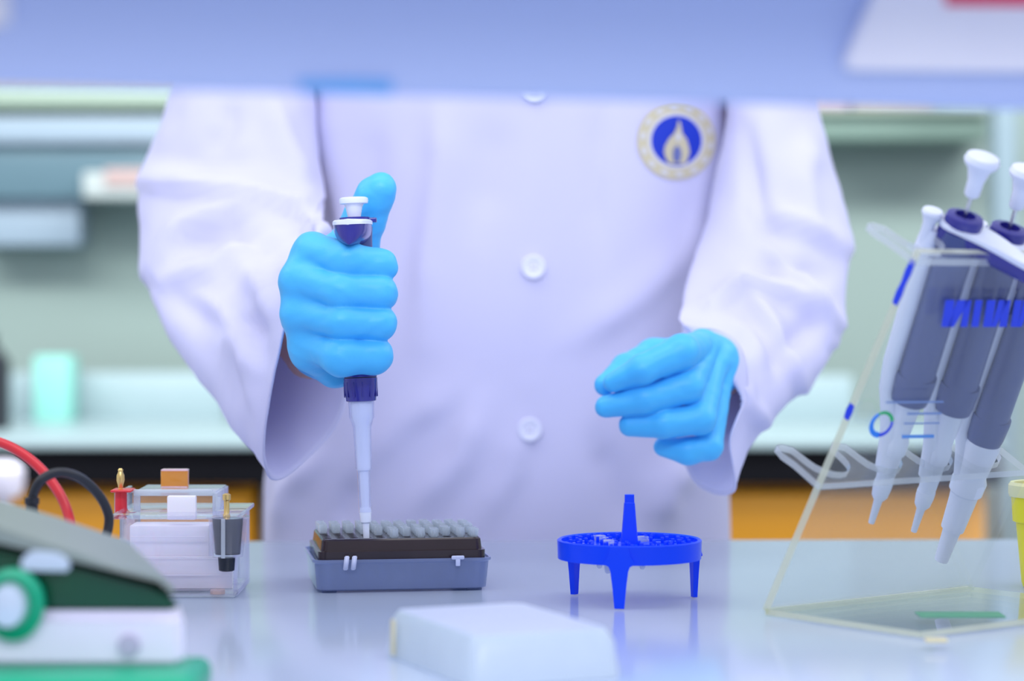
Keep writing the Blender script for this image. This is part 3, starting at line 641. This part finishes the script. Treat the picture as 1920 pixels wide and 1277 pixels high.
# stand geometry
E1 = Vector((.1528, 1.458 - CAMD, 0)); B_ = Vector((.788, .614, 0)).normalized(); Nn = Vector((.614, -.788, 0)).normalized()
UPV = (Nn * .123 + Vector((0, 0, .2155))).normalized(); PL = .2481; Wv = -(B_.cross(UPV)); Wv = Wv if Wv.dot(Nn) < 0 else -Wv; SWd = .184
def stand_R(x, y, z): return Matrix((x, y, z)).transposed()
ps = empty('pipette_stand', tuple(E1), label='clear acrylic leaning pipette stand with blue lettering and pale yellow edges', cat='stand')
PSM = Matrix.Translation(-E1)
R_p = stand_R(B_, UPV, B_.cross(UPV)); TH = .0054
bm = bmesh.new(); prism(bm, [(0, 0), (SWd, 0), (SWd, PL), (0, PL)], -TH / 2, TH / 2, R_p, E1 + Vector((0, 0, .003)), 0, 1); 
for f_ in bm.faces:
    f_.normal_update()
bm.faces.ensure_lookup_table(); bm.faces[3].material_index = 0; obj('front_panel', bm, [M['acr'], M['acre']], ps, False, mw=PSM)
Rb = stand_R(B_, Nn, B_.cross(Nn))
bm = bmesh.new(); sgn = 1 if B_.cross(Nn).z > 0 else -1
prism(bm, [(0, 0), (SWd, 0), (SWd, .125), (0, .125)], 0.0008 * sgn, .0042 * sgn, Rb, E1, 0, 1); obj('base_plate', bm, [M['acr'], M['acre']], ps, False, mw=PSM)
bm = bmesh.new(); tube(bm, [E1 + Vector((0, 0, .0036)), E1 + B_ * SWd + Vector((0, 0, .0036))], .0024, 12); obj('bend', bm, M['acr'], ps, mw=PSM)
def shelf_part(f, flip, nm):
    org = E1 + UPV * (PL * f); x0 = -.006; outl = []; dep = .042
    R = stand_R(B_, Wv, B_.cross(Wv))
    outl.append((-.001, 0))
    # outline with open fork slots facing away from the panel
    nsl = 4; pitch = .0455; x = -.001; pts = [(-.001, 0), (-.001, dep * .55)]
    pts += [(-.003, dep * .8), (-.001, dep), (.004, dep * 1.02)]
    for k in range(nsl):
        c = .004 + pitch * (k + .5); hw_ = .0155
        pts += [(c - hw_ - .001, dep * .93)] + [(c + hw_ * math.cos(a_) * (1), dep * .62 - .016 * math.sin(a_)) for a_ in [math.pi * (1 - q / 8) for q in range(9)]] + [(c + hw_ + .001, dep * .93), (c + hw_ + .004, dep * 1.0)]
    pts += [(SWd + .002, dep), (SWd + .002, 0)]
    bm = bmesh.new(); prism(bm, pts, -.0022, .0022, R, org, 0, 1); obj(nm, bm, [M['acr'], M['acrw']], ps, False, mw=PSM)
shelf_part(.375, 1, 'lower_fork_shelf'); shelf_part(.985, 1, 'upper_fork_shelf')
# lettering on the panel (read from the far side, so mirrored here)
def on_panel(px, py, off=-.0026):
    n = B_.cross(UPV); f = E1 + n * (off if n.y < 0 else -off) * (-1); o = Vector((0, -CAMD, CAMH)); r = Vector(((px - 960) / FPX, 1, (HOR - py) / FPX)); return o + r * ((f - o).dot(n) / r.dot(n))
nP = B_.cross(UPV); nP = nP if nP.y < 0 else -nP
def ink(bm, poly, mi=0):
    A = [on_panel(*p) + nP * .0004 for p in poly]; Bq = [q + nP * .0003 for q in A]; loft(bm, [A, Bq], mi=mi)
bm = bmesh.new(); y0, y1 = 562, 612
def stroke(x, w_=11, sl=8): ink(bm, [(x + sl, y0), (x + sl + w_, y0), (x + w_, y1), (x, y1)])
def diag(x, x2, w_=11): ink(bm, [(x, y0), (x + w_, y0), (x2 + w_, y1), (x2, y1)])
stroke(1764, 17); ink(bm, [(1787, y1), (1776, y1), (1794, y0), (1816, y0)]); stroke(1800, 12)
stroke(1820, 13); stroke(1842, 16); ink(bm, [(1866, y1), (1858, y1), (1872, y0), (1890, y0)]); stroke(1872, 14); stroke(1894, 13); ink(bm, [(1914, y1), (1907, y1), (1918, y0), (1934, y0)]); stroke(1920, 14); stroke(1944, 12); stroke(1964, 12)
obj('lettering', bm, M['inkb'], ps, False, mw=PSM)
bm = bmesh.new()
def arc_ink(cx, cy, ra, rb, tilt, a0, a1, w0, w1, mi, n=14):
    pts_o, pts_i = [], []
    for i in range(n + 1):
        a_ = a0 + (a1 - a0) * i / n; w_ = w0 + (w1 - w0) * i / n
        for lst, k in ((pts_o, 1 + w_), (pts_i, 1 - w_)):
            x, y = ra * k * math.cos(a_), rb * k * math.sin(a_); lst.append((cx + x * math.cos(tilt) - y * math.sin(tilt), cy + x * math.sin(tilt) + y * math.cos(tilt)))
    for i in range(n): ink(bm, [pts_o[i], pts_o[i + 1], pts_i[i + 1], pts_i[i]], mi)
tl = math.radians(-52); A0 = lambda deg: math.radians(deg)
arc_ink(1652, 794, 23, 17, tl, A0(-60), A0(45), .12, .16, 0); arc_ink(1652, 794, 23, 17, tl, A0(48), A0(150), .10, .16, 2); arc_ink(1652, 794, 23, 17, tl, A0(150), A0(298), .26, .14, 1)
obj('ring_logo', bm, [M['inkg'], M['inkc'], M['inkb']], ps, False, mw=PSM)
bm = bmesh.new()
for (x0, x1, y, h, mi) in ((1660, 1768, 752, 3, 0), (1700, 1764, 773, 4, 0), (1694, 1760, 792, 2.5, 0), (1690, 1750, 815, 6, 1)): ink(bm, [(x0, y), (x1, y - 1), (x1, y + h - 1), (x0, y + h)], mi)
obj('small_print', bm, [M['inkl'], mat('print_blue', (.10, .32, .80), .5)], ps, False, mw=PSM)
# blue ink marks on the left edge
bm = bmesh.new()
def edge_mark(f0, f1):
    p0 = E1 + UPV * PL * f0 + Vector((0, 0, .003)) - B_ * .0003; p1 = E1 + UPV * PL * f1 + Vector((0, 0, .003)) - B_ * .0003; w_ = nP * .0018
    loft(bm, [[p0 - w_, (p0 + p1) / 2 - w_ * 1.4, p1 - w_, p1 + w_, (p0 + p1) / 2 + w_ * 1.4, p0 + w_], [q - B_ * .0004 for q in (p0 - w_, (p0 + p1) / 2 - w_ * 1.4, p1 - w_, p1 + w_, (p0 + p1) / 2 + w_ * 1.4, p0 + w_)]])
bm.free()
for f_ in ((.86, .915), (.915, .975), (.55, .59)):
    bm = bmesh.new(); edge_mark(*f_); obj('edge_mark', bm, M['inkb'], ps, False, mw=PSM)
bm = bmesh.new(); c = P(1800, 1165, 1.43); c.z = .0046; box(bm, c, (.05, .022, .0005), 0, rot=None); obj('green_reflection', bm, M['refl_green'], ps, False, mw=PSM)  # flat green strip painted in for a reflection in the base plate
for q, m_ in (((1755, 1218), 'tape'),):
    d = CAMH / ((q[1] - HOR) / FPX); c = P(q[0], q[1], d); bm = bmesh.new(); box(bm, (c.x, c.y, .0052), (.012, .008, .002), .0008); obj('sticker', bm, M[m_], ps, mw=PSM)
# pipettes hanging in the stand
rp = make_pipette(False, bodym='greyblue', collarm='greyblue'); grp = 'micropipettes in the acrylic stand'
def fit_pip(o, U, Lo, ytip, ytop):
    d = (Vector(P(*U)) - Vector(P(*Lo))); a = d.normalized(); L0 = Vector(P(*Lo)); best = None
    for k in range(0, 1200):
        q = L0 - a * (k * .0001); 
        if proj(q)[1] >= ytip: break
    axis_obj(o, q, q + a, math.radians(-18)); return o
tag(rp, 'grey and white micropipette in the stand, nearest its left edge, plunger fully in view', 'pipette', grp)
fit_pip(rp, (1790, 470, 1.412), (1672, 855, 1.475), 980, 310)
r2 = copy_tree(rp); tag(r2, 'grey micropipette in the middle of the stand, its plunger cut by the right photo edge', 'pipette', grp); fit_pip(r2, (1878, 475, 1.440), (1757, 858, 1.500), 996, 310)
r3 = make_pipette(False, thick=1.45); tag(r3, 'grey micropipette with the thick long white shaft at the right edge of the photo', 'pipette', grp); fit_pip(r3, (1966, 480, 1.468), (1832, 860, 1.525), 1050, 310)

# ================================================================== TIP BOX
TB = Vector((-.1263, 1.568 - CAMD, 0)); ta = math.radians(8.8)
tb = empty('tip_box', tuple(TB), ta, label='frosted blue-grey pipette tip box with a black perforated rack insert', cat='tip box')
WB, DB = .1115, .086
def L2(pts, z): return [Vector((x, y, z)) for x, y in pts]
def shell(bm, levels, th, mi=0):
    """levels: (w,d,r,z); open-topped shell centred in the box"""
    outer = [L2(rrect(w_, d_, r_, 6, WB / 2, DB / 2), z) for w_, d_, r_, z in levels]
    inner = [L2(rrect(w_ - 2 * th, d_ - 2 * th, max(.001, r_ - th), 6, WB / 2, DB / 2), max(z, levels[0][3] + th)) for w_, d_, r_, z in levels]
    loft(bm, outer + inner[::-1], True, True, mi)
bm = bmesh.new(); shell(bm, [(WB - .004, DB - .004, .006, .0012), (WB, DB, .007, .0022), (WB + .003, DB + .003, .007, .0190), (WB + .006, DB + .006, .008, .0200), (WB + .006, DB + .006, .008, .0218)], .0014)
for x in (.008, WB - .008):
    for y in (.008, DB - .008): box(bm, (x, y, .0009), (.010, .008, .0018), .0004)
obj('lower_tray', bm, M['tray'], tb)
# black insert with holes
bm = bmesh.new()
wi, di = WB - .0015, DB - .0015
loft(bm, [L2(rrect(wi, di, .006, 6, WB / 2, DB / 2), .0190), L2(rrect(wi, di, .006, 6, WB / 2, DB / 2), .0266), L2(rrect(wi - .004, di - .004, .005, 6, WB / 2, DB / 2), .0270), L2(rrect(wi - .0055, di - .0055, .005, 6, WB / 2, DB / 2), .0335), L2(rrect(wi - .0075, di - .0075, .005, 6, WB / 2, DB / 2), .0345)], False, False)
obj('rack_wall', bm, M['black'], tb)
def perforated(outer, holes, r, z, n=10):
    v = [Vector(p) for p in outer]; faces_in = [list(range(len(outer)))]; 
    for hx, hy in holes:
        s = len(v); v += [Vector((hx + r * math.cos(2 * math.pi * i / n), hy + r * math.sin(2 * math.pi * i / n))) for i in range(n)]; faces_in.append(list(range(s, s + n)))
    V, E, Fc, *_ = delaunay_2d_cdt(v, [], faces_in, 1, 1e-6); bm = bmesh.new(); vs = [bm.verts.new((p.x, p.y, z)) for p in V]
    for f in Fc:
        c = sum((V[i] for i in f), Vector((0, 0))) / len(f)
        if any((c.x - hx) ** 2 + (c.y - hy) ** 2 < (r * .93) ** 2 for hx, hy in holes): continue
        try: bm.faces.new([vs[i] for i in f])
        except ValueError: pass
    return bm
pit = .0088; hx0 = WB / 2 - 5.5 * pit; hy0 = DB / 2 - 3.5 * pit
holes = [(hx0 + i * pit, hy0 + j * pit) for j in range(8) for i in range(12)]
bm = perforated(rrect(wi - .0075, di - .0075, .005, 6, WB / 2, DB / 2), holes, .0030, .0345)
r_ = bmesh.ops.extrude_face_region(bm, geom=list(bm.faces)); bmesh.ops.translate(bm, verts=[g for g in r_['geom'] if isinstance(g, bmesh.types.BMVert)], vec=(0, 0, -.0018))
dk = obj('perforated_deck', bm, M['black'], tb, False)
# latches
for x in (.0185, .0235):
    bm = bmesh.new(); loft(bm, [[Vector((x + sx_, y_, z_)) for sx_, y_ in ((-.0016, 0), (.0016, 0), (.0016, -.0016), (-.0016, -.0016))] for z_, y0_ in ((.0152, 0), (.0245, 0))]); 
    bmesh.ops.translate(bm, verts=bm.verts, vec=(0, -.0032, 0)); bmesh.ops.bevel(bm, geom=list(bm.edges), offset=.0005, segments=2, affect='EDGES')
    for v in bm.verts: v.co.x += (v.co.z - .02) * .12
    obj('latch', bm, M['latch'], tb)
bm = bmesh.new(); box(bm, (.0915, -.0038, .0222), (.0085, .0016, .0026), .0008); box(bm, (.0915, -.0038, .0192), (.0030, .0014, .005), .0005); obj('latch', bm, M['latch'], tb)
# pipette tips
def tip_mesh():
    bm = bmesh.new(); lathe(bm, [(.0007, -.0290), (.0018, -.008), (.0025, .0), (.0027, .0008), (.0029, .0052), (.0025, .0052), (.0022, .0006), (.0006, -.028)], 16, cap=False)
    for q in range(8):
        a_ = q * math.pi / 4; box(bm, (.0028 * math.cos(a_), .0028 * math.sin(a_), .0026), (.0004, .0004, .0046), 0)
    return bm
RT = Matrix.Rotation(ta, 3, 'Z'); first = None; missing = set((i, j) for j in range(0, 4) for i in range(0, 4 - (j // 2))) | {(4, 0), (6, 0), (4, 1), (9, 0), (2, 3), (3, 2)}
missing |= {(11, 2), (7, 5), (5, 3), (8, 2)}
ORD = 'first second third fourth fifth sixth seventh eighth ninth tenth eleventh twelfth'.split(); ROW = ['front', 'second', 'third', 'fourth', 'fifth', 'sixth', 'seventh', 'back']
for j in range(8):
    for i in range(12):
        if (i, j) in missing: continue
        w_ = TB + RT @ Vector((hx0 + i * pit, hy0 + j * pit, .0343 if True else 0))
        if first is None: o = obj('pipette_tip', tip_mesh(), M['tipc']); first = o
        else: o = first.copy(); COL.objects.link(o)
        o.location = w_ + Vector((0, 0, .0003)); o.rotation_euler = (0, 0, ta)
        o.rotation_euler = (random.uniform(-.05, .05), random.uniform(-.05, .05), ta + random.random()); o.location.z += random.uniform(0, .0005)
        nth = sum(1 for q in range(i) if (q, j) not in missing); tag(o, 'clear pipette tip, %s from the left in the %s row of the black rack' % (ORD[nth], ROW[j]), 'pipette tip', 'pipette tips in the black rack')
# frosted lid lying in the foreground
Lp = Vector((-.0695, 1.30 - CAMD, 0)); dx = Vector((.918, .396, 0)).normalized(); dy = Vector((.396, -.918, 0)).normalized()
ld = empty('storage_box', tuple(Lp), label='frosted white shallow plastic box in the blurred foreground, nearer than the tip box', cat='box')
bm = bmesh.new(); W2, D2 = .083, .125
def lidl(w_, d_, r, z): return [dx * (W2 / 2 + x) + dy * (D2 / 2 + y) + Vector((0, 0, z)) for x, y in rrect(w_, d_, r, 6)]
loft(bm, [lidl(W2 - .003, D2 - .003, .006, .0006), lidl(W2, D2, .008, .0006), lidl(W2 - .003, D2 - .003, .008, .019), lidl(W2 - .010, D2 - .010, .008, .0250), lidl(W2 - .013, D2 - .013, .007, .0238), lidl(W2 - .006, D2 - .006, .006, .018), lidl(W2 - .003, D2 - .003, .006, .0006)], False, False)
loft(bm, [lidl(W2 - .010, D2 - .010, .008, .0250), lidl(W2 - .010, D2 - .010, .008, .0238)])
obj('shell', bm, M['lid'], ld)
bm = bmesh.new(); c = dy * .020 - dx * .0015; rot = Matrix((dx, dy, Vector((0, 0, 1)))).transposed(); box(bm, c + Vector((0, 0, .012)), (.0012, .004, .019), .0003, rot=rot); obj('latch', bm, M['tape'], ld)
bm = bmesh.new(); box(bm, dx * .035 - dy * .0016 + Vector((0, 0, .014)), (.022, .002, .008), .0006, rot=rot); obj('rim_tab', bm, M['lid'], ld)

# ================================================================== BLUE FLOATING TUBE RACK
BR = Vector((.0744, 1.532 - CAMD, 0)); br = empty('tube_rack', tuple(BR), label='bright blue round floating tube rack on three legs with a central handle', cat='tube rack')
RR_ = .0456; bm = bmesh.new()
lathe(bm, [(RR_ - .0022, .0270), (RR_ - .0002, .0270), (RR_ + .0002, .0385), (RR_ - .0008, .0392), (RR_ - .0024, .0386), (RR_ - .0028, .0360), (RR_ - .0022, .0270)], 72, cap=False); obj('rim', bm, M['blue'], br)
hs = []
for rad, n, off in ((.0378, 18, 0), (.0275, 12, .2), (.0165, 7, .1)):
    for k in range(n): a_ = 2 * math.pi * k / n + off; hs.append((rad * math.cos(a_), rad * math.sin(a_)))
bm = perforated([((RR_ - .0026) * math.cos(2 * math.pi * i / 64), (RR_ - .0026) * math.sin(2 * math.pi * i / 64)) for i in range(64)], hs, .0040, .0362, 12)
r_ = bmesh.ops.extrude_face_region(bm, geom=list(bm.faces)); bmesh.ops.translate(bm, verts=[g for g in r_['geom'] if isinstance(g, bmesh.types.BMVert)], vec=(0, 0, -.0020))
obj('perforated_deck', bm, M['blue'], br, False)
for i, (hx, hy) in enumerate(hs):   # little clips between the holes
    a_ = math.atan2(hy, hx); 
bm = bmesh.new()
for rad, n, off in ((.0378, 18, 0), (.0275, 12, .2), (.0165, 7, .1)):
    for k in range(n):
        for s_ in (-.0, math.pi / n):
            a_ = 2 * math.pi * k / n + off + s_; q = rad + (.0046 if s_ == 0 else 0)
            if s_ == 0 and rad > .035: q = rad - .0046
            box(bm, (q * math.cos(a_), q * math.sin(a_), .0378), (.0020, .0020, .0034 if s_ else .0042), .0004, rot=None)
obj('tube_clips', bm, M['blue'], br)
for k, deg in enumerate((-100.6, 19.4, 139.4)):
    a_ = math.radians(deg); R = Matrix.Rotation(a_ + math.pi / 2, 3, 'Z'); bm = bmesh.new(); c = Vector((math.cos(a_), math.sin(a_), 0)) * (RR_ - .0012)
    def sec(z, w_, t_, o=0): return [c + R @ Vector((x, y, 0)) + Vector((0, 0, z)) for x, y in ((-w_, -t_ + o), (w_, -t_ + o), (w_ * .6, t_ + o), (-w_ * .6, t_ + o))]
    loft(bm, [sec(.0005, .0031, .0012), sec(.0275 * .55, .0045, .0015), sec(.0235, .0056, .0017), sec(.0262, .0066, .0017), sec(.0280, .0100, .0017), sec(.0330, .0070, .0017), sec(.0385, .0056, .0015)])
    obj('leg', bm, M['blue'], br)
bm = bmesh.new()
def hsec(z, a1, b1): return [Vector((x, y, z)) for x, y in rrect(a1 * 2, b1 * 2, min(a1, b1) * .45, 3)]
loft(bm, [hsec(.0350, .0056, .0054), hsec(.0400, .0051, .0050), hsec(.0620, .0034, .0034), hsec(.0622, .0031, .0032), hsec(.0672, .0030, .0030)]); obj('handle', bm, M['blue'], br, sharp=25)
ft = None
def microtube(x, y, tilt, lab, opened=True):
    t = empty('microtube', (BR.x + x, BR.y + y, .0366), tilt, lab, 'tube', 'microtubes in the blue rack')
    bm = bmesh.new(); lathe(bm, [(.0010, -.0185), (.0018, -.0175), (.0031, -.006), (.0033, -.001), (.0044, -.0005), (.0044, .0008), (.0030, .0010), (.0026, -.006), (.0012, -.017)], 20, cap=False); obj('tube_body', bm, M['tipc'], t)
    bm = bmesh.new(); lathe(bm, [(.0001, .0012), (.0040, .0012), (.0042, .0024), (.0034, .0028), (.0001, .0024)], 20, cap=False); box(bm, (.0050, 0, .0016), (.003, .003, .0009), .0003); obj('cap', bm, M['tipc'], t)
for k, q in ((11, 'clear capped microtube at the left of the blue rack, behind the others'), (12, 'clear capped microtube in the blue rack just left of the front leg'), (14, 'clear capped microtube in the blue rack just right of the handle')):
    pass
def hole_near(px, py):
    return min(hs, key=lambda h: (lambda q: (q[0] - px) ** 2 + 9 * (q[1] - py) ** 2)(proj(Vector((BR.x + h[0], BR.y + h[1], .037)))))
for px, py, lab in ((1112, 1010, 'clear capped microtube at the left in the blue round rack'), (1143, 1017, 'clear capped microtube in the blue round rack, just left of the front leg'), (1197, 1018, 'clear capped microtube in the blue round rack, just right of the handle')):
    h = hole_near(px, py); microtube(h[0], h[1], px * .7, lab)

# ================================================================== GEL TANK
GT = P(335, 1122, 1.56); GT.z = 0
gt = empty('gel_tank', tuple(GT), label='clear acrylic electrophoresis gel tank with red and clear electrode plugs', cat='tank'); GM = Matrix.Translation(-GT)
def G(px, py, d): return P(px, py, d)
def gbox(name, r, d0, d1, m, bev=.001, parent=None, mi=None):
    a = P(r[0], r[1], d0); b = P(r[2], r[3], d0); bm = bmesh.new(); box(bm, ((a.x + b.x) / 2, (d0 + d1) / 2 - CAMD, (a.z + b.z) / 2), (b.x - a.x, d1 - d0, a.z - b.z), bev); return obj(name, bm, M[m], parent or gt, mw=GM if parent is None else None)
# tank walls (five plates in one moulding)
bm = bmesh.new()
def plate(r, d0, d1, bmx=bm):
    a = P(r[0], r[1], d0); b = P(r[2], r[3], d0); box(bmx, ((a.x + b.x) / 2, (d0 + d1) / 2 - CAMD, (a.z + b.z) / 2), (b.x - a.x, d1 - d0, a.z - b.z), .0006)
plate((228, 972, 444, 1117), 1.545, 1.549); plate((228, 972, 440, 1100), 1.615, 1.619); plate((224, 972, 232, 1117), 1.545, 1.615); plate((437, 972, 446, 1117), 1.545, 1.615); plate((228, 1108, 444, 1118), 1.545, 1.615)
obj('tank_body', bm, M['tank'], gt, mw=GM)
gbox('gel_cassette', (243, 985, 392, 1108), 1.560, 1.585, 'frost')
bm = bmesh.new(); plate((243, 1044, 430, 1047), 1.5535, 1.555, bm); plate((243, 1078, 430, 1080), 1.5535, 1.555, bm); plate((243, 1006, 385, 1008), 1.5535, 1.555, bm); plate((243, 1047, 436, 1104), 1.556, 1.558, bm); obj('casting_frame', bm, M['frost'], gt, mw=GM)
bm = bmesh.new(); plate((206, 966, 448, 974), 1.538, 1.63, bm); obj('rim_flange', bm, M['tank'], gt, mw=GM)
lidg = empty('lid_tmp'); bpy.data.objects.remove(lidg)
bm = bmesh.new(); plate((250, 922, 404, 930), 1.60, 1.66, bm); plate((398, 924, 408, 966), 1.60, 1.66, bm); plate((214, 924, 222, 966), 1.60, 1.66, bm); plate((250, 930, 262, 966), 1.604, 1.608, bm); plate((232, 918, 398, 924), 1.60, 1.603, bm); lo = obj('raised_lid', bm, M['acrw'], gt, mw=GM)
bm = bmesh.new(); plate((216, 922, 406, 966), 1.655, 1.658, bm); obj('lid_back', bm, M['tank'], gt, mw=GM)
gbox('rear_tab', (301, 882, 352, 926), 1.64, 1.648, 'seethru_tab'); gbox('tab_edge', (301, 880, 352, 884), 1.6395, 1.6485, 'pinktab'); gbox('tab_edge', (301, 912, 352, 920), 1.6385, 1.6398, 'pinktab')  # rear tab is clear; the orange seen through it is put into its colour
gbox('front_tab', (313, 930, 367, 975), 1.56, 1.566, 'frost')
# electrodes
def pin(px, py0, py1, d, r, m, name, prof=None):
    a = P(px, py1, d); b = P(px, py0, d); h = b.z - a.z; bm = bmesh.new(); lathe(bm, prof(h, r) if prof else [(r, 0), (r, h)], 20, a); return obj(name, bm, M[m], gt, mw=GM)
ban = lambda h, r: [(r, 0), (r, h * .12), (r * .6, h * .16), (r * .7, h * .3), (r * 1.05, h * .5), (r * 1.0, h * .7), (r * .6, h * .86), (r * .7, h * .93), (r * .4, h)]
pin(227, 921, 967, 1.60, .0040, 'red', 'red_electrode_post'); pin(226, 878, 923, 1.60, .0026, 'brass', 'banana_pin', ban); gbox('red_bracket', (206, 919, 246, 924), 1.59, 1.61, 'red')
pin(425, 925, 972, 1.555, .0023, 'brass', 'banana_pin', lambda h, r: [(r, 0), (r, h * .15), (r * .8, h * .2), (r * .8, h * .7), (r * 1.15, h * .75), (r * 1.15, h * .95), (r * .5, h)])
pin(409, 932, 968, 1.60, .0016, 'acrw', 'clear_post')
bm = bmesh.new(); c = P(427, 1045, 1.545); lathe(bm, [(.0075, 0), (.0098, .0006), (.0122, .0245), (.0140, .0250), (.0140, .0262), (.0112, .0262), (.0088, .003), (.001, .002)], 32, c, cap=False); obj('electrode_cup', bm, M['tank'], gt, mw=GM)
bm = bmesh.new(); lathe(bm, [(.0080, .0005), (.0100, .0235), (.001, .0236)], 32, c + Vector((0, 0, .0016))); obj('electrode_core', bm, M['smoke'], gt, mw=GM)
bm = bmesh.new(); c2 = P(425, 1071, 1.545); lathe(bm, [(.0040, 0), (.0050, .0006), (.0056, .0088)], 24, c2); obj('electrode_foot', bm, M['smoke'], gt, mw=GM)
bm = bmesh.new(); box(bm, (c.x - .0016, c.y - .0112, c.z + .013), (.0026, .0014, .025), .0004); obj('cup_rib', bm, M['acrw'], gt, mw=GM)
for px in (408, 262):
    bm = bmesh.new(); c = P(px, 1120, 1.553); lathe(bm, [(.004, 0.0002), (.0048, .002), (.0048, c.z * 0 + .0045)], 20, (c.x, c.y, 0)); obj('foot', bm, M['peach'], gt, mw=GM)
bm = bmesh.new(); plate((232, 1116, 440, 1121), 1.545, 1.612, bm); obj('base_strip', bm, M['acrw'], gt, mw=GM)

# ================================================================== CABLES
bm = bmesh.new(); rc = catmull([P(-120, 800, 1.50), P(-40, 818, 1.49), P(20, 838, 1.48), P(70, 873, 1.47), P(108, 920, 1.46), (P(128, 965, 1.45)), P(134, 1010, 1.44), P(128, 1080, 1.43), Vector((P(118, 0, 1.42).x, -.11, .004)), Vector((P(60, 0, 1.42).x, -.13, .0034))], 8)
tag(obj('red_cable', (tube(bm, rc, .0031, 14), bm)[1], M['red']), 'red power cable arching down behind the green instrument at the left edge', 'cable')
cb = empty('black_cable', (0, 0, 0), label='black looped power cable with a plug behind the green instrument', cat='cable')
bm = bmesh.new(); bc = catmull([P(60, 960, 1.43), P(63, 925, 1.43), P(80, 898, 1.43), P(112, 886, 1.435), P(150, 896, 1.445), P(183, 925, 1.455), P(202, 960, 1.46), P(203, 990, 1.46), P(190, 1040, 1.455), Vector((P(175, 0, 1.45).x, -.08, .005)), Vector((P(120, 0, 1.45).x, -.09, .0032))], 8)
tube(bm, bc, .0029, 14); obj('cord', bm, M['blackcord'], cb)
a = P(60, 965, 1.43); bm = bmesh.new(); lathe(bm, [(.0030, .0105), (.0044, .0100), (.0044, .0065), (.0036, .006), (.0036, .002), (.0046, .0015), (.0046, -.012), (.0040, -.014), (.0040, -a.z + .003)], 16, a); obj('plug', bm, M['blackcord'], cb)

# ================================================================== GREEN INSTRUMENT (foreground left)
gi = empty('green_instrument', (-.26, 1.2 - CAMD, 0), label='blurred green and white bench instrument with a sloping grey lid at the lower left', cat='instrument'); IM = Matrix.Translation(-Vector(gi.location))
def ipoly(pf, pb, d0, d1, name, m, bev=.002, parent=None):
    bm = bmesh.new(); loft(bm, [[P(*p, d0) for p in pf], [P(*p, d1) for p in pb]])
    if bev: bmesh.ops.bevel(bm, geom=list(bm.edges), offset=bev, segments=3, affect='EDGES')
    o = obj(name, bm, M[m], parent or gi, mw=IM if parent is None else None); return o
ipoly([(-300, 1150), (345, 1150), (345, 1256), (-300, 1256)], [(-300, 1120), (336, 1120), (336, 1225), (-300, 1225)], 1.150, 1.182, 'housing', 'bodyw', .004)
# base slab to the bench
bm = bmesh.new(); xr = P(376, 0, 1.14).x; xl = P(-300, 0, 1.14).x; box(bm, ((xl + xr) / 2, 1.150 - CAMD, .0085), (xr - xl, .075, .0165), .006, seg=3); obj('green_base', bm, M['green'], gi, mw=IM)
ipoly([(-300, 1000), (150, 1040), (268, 1078), (330, 1118), (334, 1152), (-300, 1150)], [(-300, 985), (150, 1020), (262, 1060), (318, 1105), (320, 1135), (-300, 1135)], 1.155, 1.225, 'dark_green_window', 'dgreen', .003)
ipoly([(-300, 955), (0, 990), (140, 1036), (262, 1080), (320, 1116), (332, 1113), (300, 1085), (-300, 940)], [(-300, 905), (0, 938), (110, 970), (224, 1008), (318, 1100), (330, 1103), (238, 1012), (-300, 895)], 1.150, 1.26, 'grey_lid', 'greyl', .0015)
bm = bmesh.new(); c = P(18, 1137, 1.138); RX = Matrix.Rotation(math.pi / 2, 3, 'X')
lathe(bm, [(.001, 0), (.0145, 0), (.0150, .006), (.0120, .010), (.0105, .0065), (.001, .0065)], 36, c + Vector((0, .012, 0)), RX, sy=1.15); kn = obj('green_knob', bm, M['green'], gi, mw=IM)
bm = bmesh.new(); lathe(bm, [(.001, .004), (.009, .005), (.008, .012), (.001, .014)], 28, c + Vector((-.001, .010, 0)), RX, sy=1.2); obj('knob_cap', bm, M['silver'], kn)
ipoly([(38, 1050), (60, 1032), (110, 1036), (132, 1052), (130, 1072), (40, 1070)], [(38, 1050), (60, 1032), (110, 1036), (132, 1052), (130, 1072), (40, 1070)], 1.145, 1.156, 'silver_latch', 'silver', .001)
bm = bmesh.new(); c = P(240, 1212, 1.147); lathe(bm, [(.001, 0), (.0055, 0), (.005, .0028), (.001, .003)], 24, c + Vector((0, .003, 0)), RX); obj('round_button', bm, M['mid'], gi, mw=IM)

# ================================================================== YELLOW TUB
yc = P(1966, 1130, 1.60); yb = empty('yellow_tub', (yc.x, yc.y, 0), label='yellow plastic tub with a pale rim at the right edge of the bench', cat='tub')
bm = bmesh.new(); s_ = 1.60 / FPX
lathe(bm, [(.001, .0006), (47 * s_, .0006), (50 * s_, .004), (60 * s_, .043), (66 * s_, .044), (69 * s_, .062), (66 * s_, .062), (57 * s_, .044), (47 * s_, .005), (.001, .003)], 40, cap=False, c=(0, 0, 0)); obj('tub_body', bm, M['yel'], yb, mw=None)
bm = bmesh.new(); lathe(bm, [(66 * s_, .0602), (72 * s_, .0604), (74 * s_, .0625), (74 * s_, .0680), (70 * s_, .0700), (64 * s_, .0695), (64 * s_, .0602)], 40, cap=False); obj('rim', bm, M['yell'], yb)
